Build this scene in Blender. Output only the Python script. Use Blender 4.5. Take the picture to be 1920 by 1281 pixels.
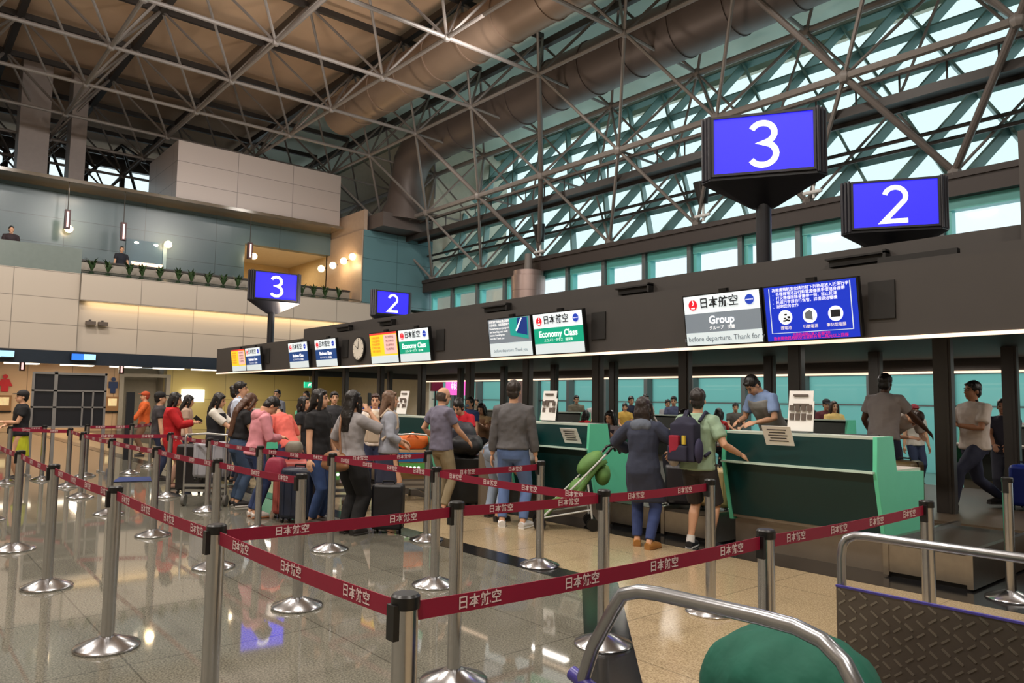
import bpy, bmesh, math, random
from mathutils import Vector, Matrix, Euler
random.seed(7)
sc = bpy.context.scene
for o in list(bpy.data.objects): bpy.data.objects.remove(o)
col = sc.collection
R = math.radians
# ------------------------------------------------------------------ camera
cam_d = bpy.data.cameras.new('camera'); cam = bpy.data.objects.new('camera', cam_d); col.objects.link(cam)
cam_d.sensor_width = 36.0; cam_d.sensor_fit = 'HORIZONTAL'; cam_d.lens = 1400.0/1920.0*36.0
cam_d.clip_start = 0.05; cam_d.clip_end = 300
YAW, PITCH, ROLL = R(-40.2), R(4.528), R(0.832)
_f = Vector((math.cos(YAW)*math.cos(PITCH), math.sin(YAW)*math.cos(PITCH), math.sin(PITCH)))
_r = Vector((math.sin(YAW), -math.cos(YAW), 0)); _u = _r.cross(_f)
_r, _u = _r*math.cos(ROLL)+_u*math.sin(ROLL), -_r*math.sin(ROLL)+_u*math.cos(ROLL)
cam.matrix_world = Matrix(((_r.x,_u.x,-_f.x,0),(_r.y,_u.y,-_f.y,0),(_r.z,_u.z,-_f.z,1.55),(0,0,0,1)))
sc.camera = cam
# ------------------------------------------------------------------ world, exposure, lights
sc.view_settings.view_transform = 'Standard'; sc.view_settings.look = 'None'
sc.view_settings.gamma = 1.0; sc.view_settings.use_curve_mapping = False
sc.view_settings.exposure = 0.0
sc.cycles.use_denoising = True
sc.cycles.max_bounces = 8; sc.cycles.diffuse_bounces = 4; sc.cycles.glossy_bounces = 4
sc.cycles.transparent_max_bounces = 12; sc.cycles.transmission_bounces = 4
sc.cycles.sample_clamp_indirect = 4.0; sc.cycles.caustics_reflective = False; sc.cycles.caustics_refractive = False
w = bpy.data.worlds.new('world'); sc.world = w; w.use_nodes = True
bg = w.node_tree.nodes['Background']; bg.inputs[0].default_value = (0.80, 0.93, 0.96, 1); bg.inputs[1].default_value = 1.3
WARM = (1.0, 0.92, 0.83)
def lamp(name, loc, power, size=1.0, size_y=None, color=WARM, rot=(0,0,0), spread=180):
    d = bpy.data.lights.new(name, 'AREA'); d.energy = power; d.color = color
    d.shape = 'RECTANGLE' if size_y else 'DISK'; d.size = size
    if size_y: d.size_y = size_y
    d.spread = R(spread)
    o = bpy.data.objects.new(name, d); col.objects.link(o); o.location = loc; o.rotation_euler = rot
    return o
for x in (-3, 5, 13, 21):                    # unseen fill lights added in the truss for the hall's general light
    for y in (-3, 4):
        lamp('hall_fill_light', (x, y, 11.4), 520, 1.2)
for y in (-1, -7, -12):                      # unseen fill added at truss height to brighten the balcony walls
    lamp('wall_fill_light', (15, y, 11.2), 150, 1.4, None, (1.0, 0.92, 0.86), (0, R(-78), 0), 120)
for x in (1, 8, 15, 22):  # another row of the added hall fill, under the brown duct
    lamp('hall_fill_light', (x, -13.4, 11.0), 200, 1.0)
for x, y in ((11, -9), (19, -9), (1, 10), (9, 10), (17, 10)):   # unseen upward fill added to brighten the roof deck
    lamp('roof_fill_light', (x, y, 3.4), 270, 1.6, None, (1.0, 0.82, 0.66), (math.pi, 0, 0), 160)
for x in (1.6, 5.4, 9.1, 12.9, 16.6, 20.2):  # fluorescent rows under the canopy, above counters and far row
    lamp('canopy_tube_light', (x, -8.2, 2.36), 12, 1.6, 0.12)
    lamp('canopy_tube_light', (x, -10.9, 2.36), 20, 1.6, 0.12)
    lamp('canopy_tube_light', (x, -14.2, 2.3), 18, 1.6, 0.12)
for x in (2, 9, 16, 22):
    lamp('far_hall_lamp', (x, -17.0, 5.0), 60, 0.8)
# ------------------------------------------------------------------ helpers
def lin(c):
    def f(v):
        v /= 255.0
        return v/12.92 if v <= 0.04045 else ((v+0.055)/1.055)**2.4
    return (f(c[0]), f(c[1]), f(c[2]), 1.0)
MATS = {}
def M(name, c, rough=0.5, metal=0.0, var=0.10, scale=6.0, emit=0.0, bump=0.0, spec=0.5, coat=0.0):
    """principled material with procedural noise variation; c in 0-255 sRGB"""
    if name in MATS: return MATS[name]
    m = bpy.data.materials.new(name); m.use_nodes = True; nt = m.node_tree
    b = nt.nodes['Principled BSDF']; L = lin(c)
    b.inputs['Roughness'].default_value = rough; b.inputs['Metallic'].default_value = metal
    b.inputs['Specular IOR Level'].default_value = spec; b.inputs['Coat Weight'].default_value = coat
    tc = nt.nodes.new('ShaderNodeTexCoord'); nz = nt.nodes.new('ShaderNodeTexNoise')
    nz.inputs['Scale'].default_value = scale; nz.inputs['Detail'].default_value = 3
    nt.links.new(tc.outputs['Object'], nz.inputs['Vector'])
    mx = nt.nodes.new('ShaderNodeMix'); mx.data_type = 'RGBA'
    mx.inputs[6].default_value = tuple(v*(1-var) for v in L[:3])+(1,)
    mx.inputs[7].default_value = tuple(min(1, v*(1+var)) for v in L[:3])+(1,)
    nt.links.new(nz.outputs['Fac'], mx.inputs[0]); nt.links.new(mx.outputs[2], b.inputs['Base Color'])
    if emit:
        nt.links.new(mx.outputs[2], b.inputs['Emission Color']); b.inputs['Emission Strength'].default_value = emit
    if bump:
        bp = nt.nodes.new('ShaderNodeBump'); bp.inputs['Strength'].default_value = bump; bp.inputs['Distance'].default_value = 0.02
        nt.links.new(nz.outputs['Fac'], bp.inputs['Height']); nt.links.new(bp.outputs['Normal'], b.inputs['Normal'])
    MATS[name] = m
    return m
def glass(name, tint, gloss=0.08, frost=0.0):
    m = bpy.data.materials.new(name); m.use_nodes = True; nt = m.node_tree; nt.nodes.clear()
    out = nt.nodes.new('ShaderNodeOutputMaterial'); tr = nt.nodes.new('ShaderNodeBsdfTransparent')
    tr.inputs[0].default_value = tint+(1,)
    g = nt.nodes.new('ShaderNodeBsdfGlossy'); g.inputs['Roughness'].default_value = 0.03
    mx = nt.nodes.new('ShaderNodeMixShader'); mx.inputs[0].default_value = gloss
    src = tr
    if frost:
        tl = nt.nodes.new('ShaderNodeBsdfTranslucent'); tl.inputs[0].default_value = tint+(1,)
        m2 = nt.nodes.new('ShaderNodeMixShader'); m2.inputs[0].default_value = frost
        nt.links.new(tr.outputs[0], m2.inputs[1]); nt.links.new(tl.outputs[0], m2.inputs[2]); src = m2
    nt.links.new(src.outputs[0], mx.inputs[1]); nt.links.new(g.outputs[0], mx.inputs[2])
    nt.links.new(mx.outputs[0], out.inputs[0]); MATS[name] = m
    return m
def frame_from(d):
    d = d.normalized(); a = Vector((0,0,1)) if abs(d.z) < 0.95 else Vector((1,0,0))
    u = d.cross(a).normalized(); v = u.cross(d)
    return u, v
class MB:
    """collects shapes into one mesh"""
    def __init__(self): self.v=[]; self.f=[]; self.m=[]
    def add(self, vs, fs, mi=0):
        k = len(self.v); self.v += [tuple(x) for x in vs]
        self.f += [tuple(i+k for i in f) for f in fs]; self.m += [mi]*len(fs)
        return self
    def box(self, c, s, rz=0, mi=0, mat=None):
        hx,hy,hz = s[0]/2,s[1]/2,s[2]/2
        vs = [Vector((x,y,z)) for z in (-hz,hz) for y in (-hy,hy) for x in (-hx,hx)]
        T = Matrix.Translation(c) @ (mat if mat else Matrix.Rotation(rz,4,'Z'))
        return self.add([T@v for v in vs], [(0,2,3,1),(4,5,7,6),(0,1,5,4),(2,6,7,3),(0,4,6,2),(1,3,7,5)], mi)
    def bb(self, x0,x1,y0,y1,z0,z1, mi=0):
        return self.box(((x0+x1)/2,(y0+y1)/2,(z0+z1)/2),(abs(x1-x0),abs(y1-y0),abs(z1-z0)),0,mi)
    def quad(self, a,b,c,d, mi=0): return self.add([a,b,c,d],[(0,1,2,3)],mi)
    def cone(self, p0, p1, r0, r1, n=10, mi=0, caps=True):
        p0=Vector(p0); p1=Vector(p1); u,v = frame_from(p1-p0)
        vs=[]
        for p,r in ((p0,r0),(p1,r1)):
            for i in range(n):
                a=2*math.pi*i/n; vs.append(p+(u*math.cos(a)+v*math.sin(a))*r)
        fs=[(i,(i+1)%n,n+(i+1)%n,n+i) for i in range(n)]
        if caps: fs += [tuple(range(n-1,-1,-1)), tuple(range(n,2*n))]
        return self.add(vs,fs,mi)
    def tube(self, pts, r, n=8, mi=0, closed=False):
        pts=[Vector(p) for p in pts]; N=len(pts)
        rs = r if isinstance(r,(list,tuple)) else [r]*N
        vs=[]; u=None
        for i,p in enumerate(pts):
            a = pts[i-1] if i>0 else (pts[-1] if closed else p); b = pts[i+1] if i<N-1 else (pts[0] if closed else p)
            d=(b-a).normalized()
            if u is None: u,v = frame_from(d)
            else:
                u=(u-d*u.dot(d)).normalized(); v=u.cross(d)
            for k in range(n):
                t=2*math.pi*k/n; vs.append(p+(u*math.cos(t)+v*math.sin(t))*rs[i])
        fs=[]
        for i in range(N if closed else N-1):
            j=(i+1)%N
            for k in range(n): fs.append((i*n+k,i*n+(k+1)%n,j*n+(k+1)%n,j*n+k))
        if not closed: fs += [tuple(range(n-1,-1,-1)), tuple(range((N-1)*n,N*n))]
        return self.add(vs,fs,mi)
    def lathe(self, prof, c=(0,0,0), n=24, mi=0, caps=True):
        vs=[];N=len(prof)
        for r,z in prof:
            for k in range(n):
                t=2*math.pi*k/n; vs.append((c[0]+r*math.cos(t),c[1]+r*math.sin(t),c[2]+z))
        fs=[(i*n+k,i*n+(k+1)%n,(i+1)*n+(k+1)%n,(i+1)*n+k) for i in range(N-1) for k in range(n)]
        if caps: fs += [tuple(range(n-1,-1,-1)), tuple(range((N-1)*n,N*n))]
        return self.add(vs,fs,mi)
    def ell(self, c, r, mat=None, n=14, m=9, mi=0):
        c=Vector(c); vs=[]
        for i in range(m+1):
            ph=math.pi*i/m
            for k in range(n):
                t=2*math.pi*k/n
                p=Vector((r[0]*math.sin(ph)*math.cos(t), r[1]*math.sin(ph)*math.sin(t), -r[2]*math.cos(ph)))
                vs.append(c+(mat@p if mat else p))
        fs=[(i*n+k,i*n+(k+1)%n,(i+1)*n+(k+1)%n,(i+1)*n+k) for i in range(m) for k in range(n)]
        return self.add(vs,fs,mi)
    def prism(self, poly, axis, a, b, mi=0):
        """poly of 2D points extruded along axis 'X','Y' or 'Z' from a to b"""
        def P(p,t): return {'X':(t,p[0],p[1]),'Y':(p[0],t,p[1]),'Z':(p[0],p[1],t)}[axis]
        n=len(poly); vs=[P(p,a) for p in poly]+[P(p,b) for p in poly]
        fs=[(i,(i+1)%n,n+(i+1)%n,n+i) for i in range(n)]+[tuple(range(n-1,-1,-1)),tuple(range(n,2*n))]
        return self.add(vs,fs,mi)
    def mesh(self, name, mats, smooth=35):
        me=bpy.data.meshes.new(name); me.from_pydata(self.v,[],self.f)
        mats = mats if isinstance(mats,(list,tuple)) else [mats]
        for m in mats: me.materials.append(m)
        if len(mats)>1: me.polygons.foreach_set('material_index', self.m)
        bm=bmesh.new(); bm.from_mesh(me); bmesh.ops.remove_doubles(bm,verts=bm.verts,dist=1e-5) if False else None
        bmesh.ops.recalc_face_normals(bm,faces=bm.faces); bm.to_mesh(me); bm.free()
        if smooth:
            me.shade_smooth(); me.set_sharp_from_angle(angle=R(smooth))
        me.update()
        return me
    def build(self, name, mats, parent=None, smooth=35, bevel=0):
        o=bpy.data.objects.new(name, self.mesh(name,mats,smooth)); col.objects.link(o)
        if parent: o.parent=parent
        if bevel:
            md=o.modifiers.new('bevel','BEVEL'); md.width=bevel; md.segments=2; md.limit_method='ANGLE'
        return o
def tag(o, label=None, cat=None, group=None, kind=None):
    if label: o['label']=label
    if cat: o['category']=cat
    if group: o['group']=group
    if kind: o['kind']=kind
    return o
def thing(name, label, cat, loc=(0,0,0), rz=0, group=None):
    o=bpy.data.objects.new(name,None); col.objects.link(o); o.location=loc; o.rotation_euler=(0,0,rz); o.empty_display_size=0.1
    return tag(o,label,cat,group)
def struct(name, mb, mats, label=None, smooth=35):
    o=mb.build(name,mats,None,smooth); o['kind']='structure'
    if label: o['label']=label
    return o
def dup(o, parent=None):
    c=o.copy(); col.objects.link(c); c.parent=parent
    for ch in o.children: dup(ch,c)
    return c
TXT={}
def text_mesh(s, mat, size=1.0, align='CENTER', bold=0.0, ext=0.0):
    k=(s,mat.name,size,align,bold,ext)
    if k in TXT: return TXT[k]
    cu=bpy.data.curves.new('text','FONT'); cu.body=s; cu.size=size; cu.align_x=align; cu.align_y='CENTER'
    cu.offset=bold; cu.extrude=ext; cu.resolution_u=3
    o=bpy.data.objects.new('text',cu); col.objects.link(o)
    dg=bpy.context.evaluated_depsgraph_get(); me=bpy.data.meshes.new_from_object(o.evaluated_get(dg))
    bpy.data.objects.remove(o); me.materials.clear(); me.materials.append(mat); me.name='lettering'
    TXT[k]=me
    return me
def text(s, mat, size, M4, parent, name='lettering', align='CENTER', bold=0.0):
    """lettering lying in the local XY plane, placed by matrix M4 in the parent's space"""
    o=bpy.data.objects.new(name,text_mesh(s,mat,size,align,bold)); col.objects.link(o); o.parent=parent; o.matrix_local=M4
    return o
def ordinal(n): return ['first','second','third','fourth','fifth','sixth','seventh','eighth','ninth','tenth','eleventh','twelfth','thirteenth','fourteenth','fifteenth'][n-1]
# ------------------------------------------------------------------ materials of the setting
def floor_mat(name, c1, c2, c3, rough, tile=1.2, coat=0.0):
    m=bpy.data.materials.new(name); m.use_nodes=True; nt=m.node_tree; b=nt.nodes['Principled BSDF']
    tc=nt.nodes.new('ShaderNodeTexCoord'); n1=nt.nodes.new('ShaderNodeTexNoise'); n1.inputs['Scale'].default_value=90; n1.inputs['Detail'].default_value=4
    n2=nt.nodes.new('ShaderNodeTexNoise'); n2.inputs['Scale'].default_value=0.6
    nt.links.new(tc.outputs['Object'],n1.inputs['Vector']); nt.links.new(tc.outputs['Object'],n2.inputs['Vector'])
    cr=nt.nodes.new('ShaderNodeValToRGB'); e=cr.color_ramp.elements
    e[0].position=0.36; e[0].color=lin(c1); e[1].position=0.64; e[1].color=lin(c3)
    k=cr.color_ramp.elements.new(0.5); k.color=lin(c2)
    nt.links.new(n1.outputs['Fac'],cr.inputs[0])
    br=nt.nodes.new('ShaderNodeTexBrick'); br.offset=0; br.inputs['Scale'].default_value=1.0
    br.inputs['Brick Width'].default_value=tile; br.inputs['Row Height'].default_value=tile; br.inputs['Mortar Size'].default_value=0.006
    br.inputs['Color1'].default_value=(1,1,1,1); br.inputs['Color2'].default_value=(0.93,0.93,0.93,1); br.inputs['Mortar'].default_value=(0.6,0.6,0.6,1)
    nt.links.new(tc.outputs['Object'],br.inputs['Vector'])
    mx=nt.nodes.new('ShaderNodeMix'); mx.data_type='RGBA'; mx.blend_type='MULTIPLY'; mx.inputs[0].default_value=1
    nt.links.new(cr.outputs[0],mx.inputs[6]); nt.links.new(br.outputs[0],mx.inputs[7]); nt.links.new(mx.outputs[2],b.inputs['Base Color'])
    b.inputs['Roughness'].default_value=rough; b.inputs['Coat Weight'].default_value=coat; b.inputs['Coat Roughness'].default_value=0.03
    b.inputs['Specular IOR Level'].default_value=0.5
    MATS[name]=m
    return m
def panel_mat(name, c, pw, ph, ox=0, oz=0, line=0.45, rough=0.35, axes='YZ', mort=0.012):
    """wall cladding of large panels with dark joints"""
    m=bpy.data.materials.new(name); m.use_nodes=True; nt=m.node_tree; b=nt.nodes['Principled BSDF']
    tc=nt.nodes.new('ShaderNodeTexCoord'); sp=nt.nodes.new('ShaderNodeSeparateXYZ'); cb=nt.nodes.new('ShaderNodeCombineXYZ')
    nt.links.new(tc.outputs['Object'],sp.inputs[0])
    nt.links.new(sp.outputs[axes[0]],cb.inputs[0]); nt.links.new(sp.outputs[axes[1]],cb.inputs[1])
    mp=nt.nodes.new('ShaderNodeMapping'); mp.inputs['Location'].default_value=(-ox,-oz,0); nt.links.new(cb.outputs[0],mp.inputs[0])
    br=nt.nodes.new('ShaderNodeTexBrick'); br.offset=0; br.inputs['Scale'].default_value=1
    br.inputs['Brick Width'].default_value=pw; br.inputs['Row Height'].default_value=ph; br.inputs['Mortar Size'].default_value=mort
    L=lin(c); br.inputs['Color1'].default_value=L; br.inputs['Color2'].default_value=tuple(v*.95 for v in L[:3])+(1,)
    br.inputs['Mortar'].default_value=tuple(v*line for v in L[:3])+(1,)
    nt.links.new(mp.outputs[0],br.inputs['Vector']); nt.links.new(br.outputs[0],b.inputs['Base Color'])
    b.inputs['Roughness'].default_value=rough
    MATS[name]=m
    return m
granite=floor_mat('grey_granite',(94,92,82),(116,113,102),(136,132,119),0.04)
gold=floor_mat('gold_granite',(150,130,100),(174,154,122),(192,172,138),0.16)
blackgr=M('black_granite',(26,26,27),0.16,var=.3,scale=30)
wallp=panel_mat('beige_panels',(182,170,156),1.8,0.835,-2.96,2.92)
bluep=panel_mat('blue_grey_panels',(78,98,106),2.7,0.95,-2.1,6.0,rough=.25)
tealp=panel_mat('teal_grey_panels',(92,126,132),1.75,0.95,-18.75,5.6,rough=.25)
boxp=panel_mat('white_grey_panels',(196,184,178),2.35,0.82,-8.28,9.0)
sidep=panel_mat('side_panels',(196,184,178),2.35,0.82,0,9.0,axes='XZ')
plaster=M('plaster',(200,190,172),.7)
deckm=M('roof_deck',(206,176,148),.8,var=.06,scale=2)
steelp=M('painted_steel',(122,116,112),.45,var=.08,scale=3)
darkst=M('dark_steel',(52,48,46),.5,var=.15,scale=4)
brownst=M('brown_steel',(104,96,92),.45,var=.1,scale=3)
ductm=M('duct_metal',(136,116,100),.42,.25,var=.14,scale=1.6)
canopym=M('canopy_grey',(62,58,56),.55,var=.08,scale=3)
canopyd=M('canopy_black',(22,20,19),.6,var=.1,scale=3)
pillarm=M('pillar_paint',(66,61,57),.45,var=.1,scale=4)
chrome=M('brushed_steel',(190,190,192),.22,1.0,var=.08,scale=40)
stainless=M('stainless_sheet',(165,158,148),.32,1.0,var=.15,scale=12)
alum=M('aluminium',(190,190,190),.3,1.0,var=.05)
blackp=M('black_plastic',(20,20,21),.35,var=.1)
ledm=M('warm_led',(255,222,192),.5,emit=1.3,var=.02)
mullm=M('mullion',(96,104,106),.45,var=.08)
finm=M('glazing_fin',(98,128,124),.4,var=.06)
tealfr=M('teal_frame',(112,206,202),.35,var=.06)
g_sky=glass('lattice_glass',(0.80,0.94,0.93),0.04)
g_clr=glass('clerestory_glass',(0.97,0.99,1.0),0.04)
g_teal=glass('teal_glass',(0.45,0.70,0.66),0.05,frost=0.85)
# ------------------------------------------------------------------ floor
struct('floor',MB().bb(-14,46,-22,14,-0.3,0),granite)
mb=MB(); mb.quad((-14,-4.95,.002),(46,-4.95,.002),(46,-6.69,.002),(-14,-6.69,.002)); struct('trim_1',mb,gold,'pale golden granite strip of floor along the check-in counters')
mb=MB(); mb.quad((4.4,-4.95,.004),(46,-4.95,.004),(46,-4.66,.004),(4.55,-4.66,.004))
mb.quad((4.4,-4.95,.0042),(4.55,-4.66,.0042),(-2,1.89,.0042),(-2,1.45,.0042)); struct('trim_2',mb,blackgr,'black granite stripe inlaid in the floor')
mb=MB(); mb.add([(4.4,-4.95,.003),(-2,1.45,.003),(-14,1.45,.003),(-14,-4.95,.003)],[(0,1,2,3)]); struct('trim_3',mb,gold,'golden granite field of floor on the near side of the stripe')
mb=MB(); mb.quad((-14,-6.69,.003),(46,-6.69,.003),(46,-8.9,.003),(-14,-8.9,.003)); struct('trim_4',mb,blackgr,'black granite band of floor under the counters')
# ------------------------------------------------------------------ left wall block
struct('wall_left',MB().bb(27.4,27.9,-18.8,-4.77,2.92,4.57).bb(27.3,27.9,-4.77,14,2.92,5.45).bb(27.15,27.9,-16.2,-4.77,4.57,5.45),wallp)
tag(struct('wall_left.001',MB().bb(27.32,27.5,-4.77,14,5.45,6.25),M('parapet_glass_grey',(112,122,118),.2)),'grey parapet panel above the beige wall')
struct('trim_5',MB().bb(28.8,28.95,-15.2,-4.77,6.1,6.16),darkst,'dark rail behind the planter ledge')
struct('wall_left.002',MB().bb(28.85,28.9,-15.2,-4.77,5.3,6.1),M('planter_back',(150,142,130),.5))
mb=MB(); mb.prism([(27.2,5.45),(27.95,5.66),(27.95,5.45)],'Y',-15.2,-4.8); struct('trim_24',mb,M('planter_front',(40,52,48),.12,var=.5,scale=3),'dark green glossy strip in front of the planter')
struct('wall_upper',MB().bb(31,31.4,-11.4,14,5.4,8.98).bb(31,31.4,-15.3,-11.4,8.0,8.98),bluep)
struct('trim_6',MB().bb(29.65,45,-15.2,14,8.98,9.1),M('soffit_brown',(104,92,76),.15,var=.25,scale=1.5),'brownish glossy soffit edge below the white box')
mb=MB(); mb.bb(30,34,-15.2,-8.28,9.1,11.45); struct('wall_box',mb,[boxp])
struct('wall_box.001',MB().quad((29.995,-8.275,9.1),(34,-8.275,9.1),(34,-8.275,11.45),(29.995,-8.275,11.45)),sidep)
struct('wall_tower',MB().bb(28,31.4,-18.85,-15.35,5.5,8.72),tealp)
struct('wall_tower.001',MB().bb(28.05,31.4,-15.345,-15.3,5.5,8.72).bb(28.02,31.4,-15.5,-15.34,8.72,9.6),M('tower_side',(172,150,132),.4))
struct('ceiling_balcony',MB().bb(31.4,36,-15.3,-10.6,8.0,8.1),plaster)
struct('wall_balcony',MB().bb(35.5,36,-15.3,-10.6,5.3,8.0).bb(31.4,36,-11.4,-11.2,5.3,8.0).bb(31.3,36,-15.4,-15.3,5.3,8.0),M('balcony_back',(188,168,130),.6))
struct('floor_balcony',MB().bb(27.5,36,-18.8,14,5.0,5.3),plaster)
# ground-floor lobby below the left wall
struct('ceiling_lobby',MB().bb(27.4,37,-18.8,14,2.80,2.92),plaster)
lobw=panel_mat('lobby_panels',(206,176,146),1.6,3.0,-3,0)
struct('wall_lobby',MB().bb(36,36.5,-8.1,14,0,2.8),lobw)
struct('wall_lobby.001',MB().bb(36,36.5,-18.8,-9.95,0,2.8),panel_mat('yellow_lobby_panels',(206,190,128),2.4,1.4,-3,0))
struct('wall_lobby.002',MB().bb(37.5,37.7,-12,-6.5,0,2.8).bb(36.5,37.6,-8.1,-8.0,0,2.8).bb(36.5,37.6,-10.05,-9.95,0,2.8),M('lift_lobby',(170,165,155),.5))
mb=MB(); mb.bb(35.9,36.1,-10.1,-8.0,2.35,2.5); mb.bb(35.9,36.2,-10.1,-9.92,0,2.35); mb.bb(35.9,36.2,-8.18,-8.0,0,2.35)
struct('trim_7',mb,M('lift_surround',(150,146,140),.5),'steel surround of the lobby opening')
mb=MB(); mb.bb(27.3,27.38,-18.8,14,2.5,2.92); struct('trim_8',mb,M('sign_band',(40,48,58),.15),'dark glossy band under the beige wall')
lamp('cove_light',(27.25,-10.5,4.55),55,0.15,11.0,(1.0,.74,.40),(0,R(-25),0))
for y in (2,-2,-6,-10,-14): lamp('lobby_light',(32.5,y,2.7),110,1.5,0.3,(1,.82,.6))
for y in (-12,-14): lamp('balcony_light',(33,y,7.9),34,0.5,None,(1,.75,.45))
lamp('balcony_light',(30,-5,8.8),16,1.0,None,(1,.8,.6))
# ------------------------------------------------------------------ enclosure behind the camera
struct('wall_back',MB().bb(-14.5,-14,-22,14,0,15),plaster)
struct('wall_right',MB().bb(-14,46,14,14.5,0,15),plaster)
# ------------------------------------------------------------------ roof deck
def deck(mb, y0,z0,y1,z1):
    n=max(1,int(abs(y1-y0)/0.22))
    mb.quad((-14,y0,z0),(46,y0,z0),(46,y1,z1),(-14,y1,z1))
mb=MB(); mb.bb(-14.5,46,-14.4,14.5,14.62,14.9); struct('ceiling',mb,deckm)
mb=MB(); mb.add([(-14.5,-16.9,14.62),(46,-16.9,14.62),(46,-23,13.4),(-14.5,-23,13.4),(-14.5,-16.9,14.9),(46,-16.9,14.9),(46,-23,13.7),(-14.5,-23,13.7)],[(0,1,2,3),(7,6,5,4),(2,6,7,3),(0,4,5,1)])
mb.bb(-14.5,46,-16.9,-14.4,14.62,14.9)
struct('ceiling.001',mb,M('daylit_deck',(206,218,206),.7,var=.05,scale=2))  # daylight near the glass wall is put into this deck's paler green colour
# ------------------------------------------------------------------ space frame
PX=3.52
def X0(k): return 13.3+PX*k
def Xh(k): return 15.06+PX*k
ks=range(-6,8)
def chord(mb,a,b,r): mb.cone(a,b,r,r,8,0,False)
bot=MB(); YB=[-15.15+PX*j for j in range(8)]; ZB=11.75
for y in YB:
    chord(bot,(X0(-6),y,ZB),(X0(8),y,ZB),.062)
for k in range(-6,9):
    chord(bot,(X0(k),YB[0],ZB),(X0(k),YB[-1],ZB),.062)
    for y in YB: bot.ell((X0(k),y,ZB),(.13,.13,.13),n=8,m=5)
struct('trim_10',bot,steelp,'grey lower chords of the roof space frame')
top=MB(); YT=[-13.4+PX*j for j in range(8)]; ZT=14.2
for y in YT: top.bb(Xh(-7),Xh(8),y-.11,y+.11,ZT-.12,ZT+.14)
top.bb(Xh(-7),Xh(8),-17.0,-16.8,13.78,14.02)
for k in range(-7,9):
    top.bb(Xh(k)-.07,Xh(k)+.07,-16.9,YT[-1],ZT-.1,ZT+.1)
struct('trim_11',top,darkst,'dark upper chords of the roof space frame')
web=MB()
for k in range(-6,9):
    for i,y in enumerate(YB):
        for dx in (-PX/2,PX/2):
            for dy in (-PX/2,PX/2):
                yt=y+dy
                if yt<-16.95: web.cone((X0(k),y,ZB),(X0(k)+dx,-16.9,13.9),.05,.05,6,0,False)
                elif yt<=YT[-1]+.1: web.cone((X0(k),y,ZB),(X0(k)+dx,yt,ZT),.045,.045,6,0,False)
struct('trim_12',web,steelp,'grey diagonal webs of the roof space frame')
# sloping inner layer towards the glass wall
slope=MB(); L4=(-15.15,11.75); L5=(-16.9,9.27); LB=(-18.45,6.87); LM=(-18.5,11.6); LN=(-21.3,13.0); T2=(-16.9,13.9)
slope.cone((X0(-6),L5[0],L5[1]),(X0(8),L5[0],L5[1]),.10,.10,8,0,False)
slope.cone((X0(-6),LM[0],LM[1]),(X0(8),LM[0],LM[1]),.10,.10,8,0,False)
slope.cone((X0(-6),L5[0]-.55,L5[1]-.06),(X0(8),L5[0]-.55,L5[1]-.06),.05,.05,6,0,False)
def P3(x,l): return (x,l[0],l[1])
for k in range(-6,8):
    main = k in (-2,2)
    for dx in (-PX/2,PX/2):
        xh=Xh(k)
        big=.05
        slope.cone(P3(xh+dx,L4),P3(xh,L5),big,big,7,0,False)
        slope.cone(P3(xh,L5),P3(xh+dx,LB),.055,.055,7,0,False)
        slope.cone(P3(xh,L5),P3(xh+dx,LM),.045,.045,6,0,False)
        slope.cone(P3(xh,T2),P3(xh+dx,LM),.045,.045,6,0,False)
        slope.cone(P3(xh,LN),P3(xh+dx,LM),.045,.045,6,0,False)
        slope.cone(P3(xh,(-19.6,9.2)),P3(xh+dx,LM),.04,.04,6,0,False)
        slope.cone(P3(xh,(-19.6,9.2)),P3(xh+dx,LB),.04,.04,6,0,False)
    slope.cone(P3(X0(k),L4),P3(X0(k),LM),.045,.045,6,0,False)
    slope.cone(P3(Xh(k),L5),P3(Xh(k),(-19.6,9.2)),.04,.04,6,0,False)
    for l,x in ((L5,Xh(k)),(LM,X0(k))): slope.ell(P3(x,l),(.17,.17,.17),n=8,m=5)
    slope.ell(P3(X0(k),LB),(.16,.16,.2),n=8,m=5)
struct('trim_13',slope,steelp,'grey struts of the sloping space frame in front of the glass wall')
slope=MB()                                    # heavy raking pipes that gather on the column heads
for xc in (X0(2),X0(-2)):
    for s in (-1,1):
        a=P3(xc,(-18.45,6.9)); b=P3(xc+s*PX/2,L5); c=P3(xc+s*PX,L4)
        slope.cone(a,b,.085,.085,10,0,False); slope.cone(b,c,.08,.08,10,0,False)
struct('trim_14',slope,brownst,'heavy raking steel pipes gathering at the column heads')
cat=MB()                                      # catwalk
cat.bb(-10,30,-18.1,-17.45,8.60,8.66); cat.bb(-10,30,-17.5,-17.42,8.5,8.72); cat.bb(-10,30,-18.14,-18.06,8.5,8.72)
for z in (9.15,): cat.cone((-10,-17.45,z),(30,-17.45,z),.03,.03,6,0,False)
for i in range(-10,30): cat.cone((i,-17.45,8.66),(i,-17.45,9.2),.025,.025,5,0,False)
for z,y in ((8.0,-18.6),(7.8,-18.75)): cat.cone((-10,y,z),(28,y,z),.05,.05,6,0,False)
struct('trim_15',cat,darkst,'dark maintenance catwalk with railing in front of the glass')
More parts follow.
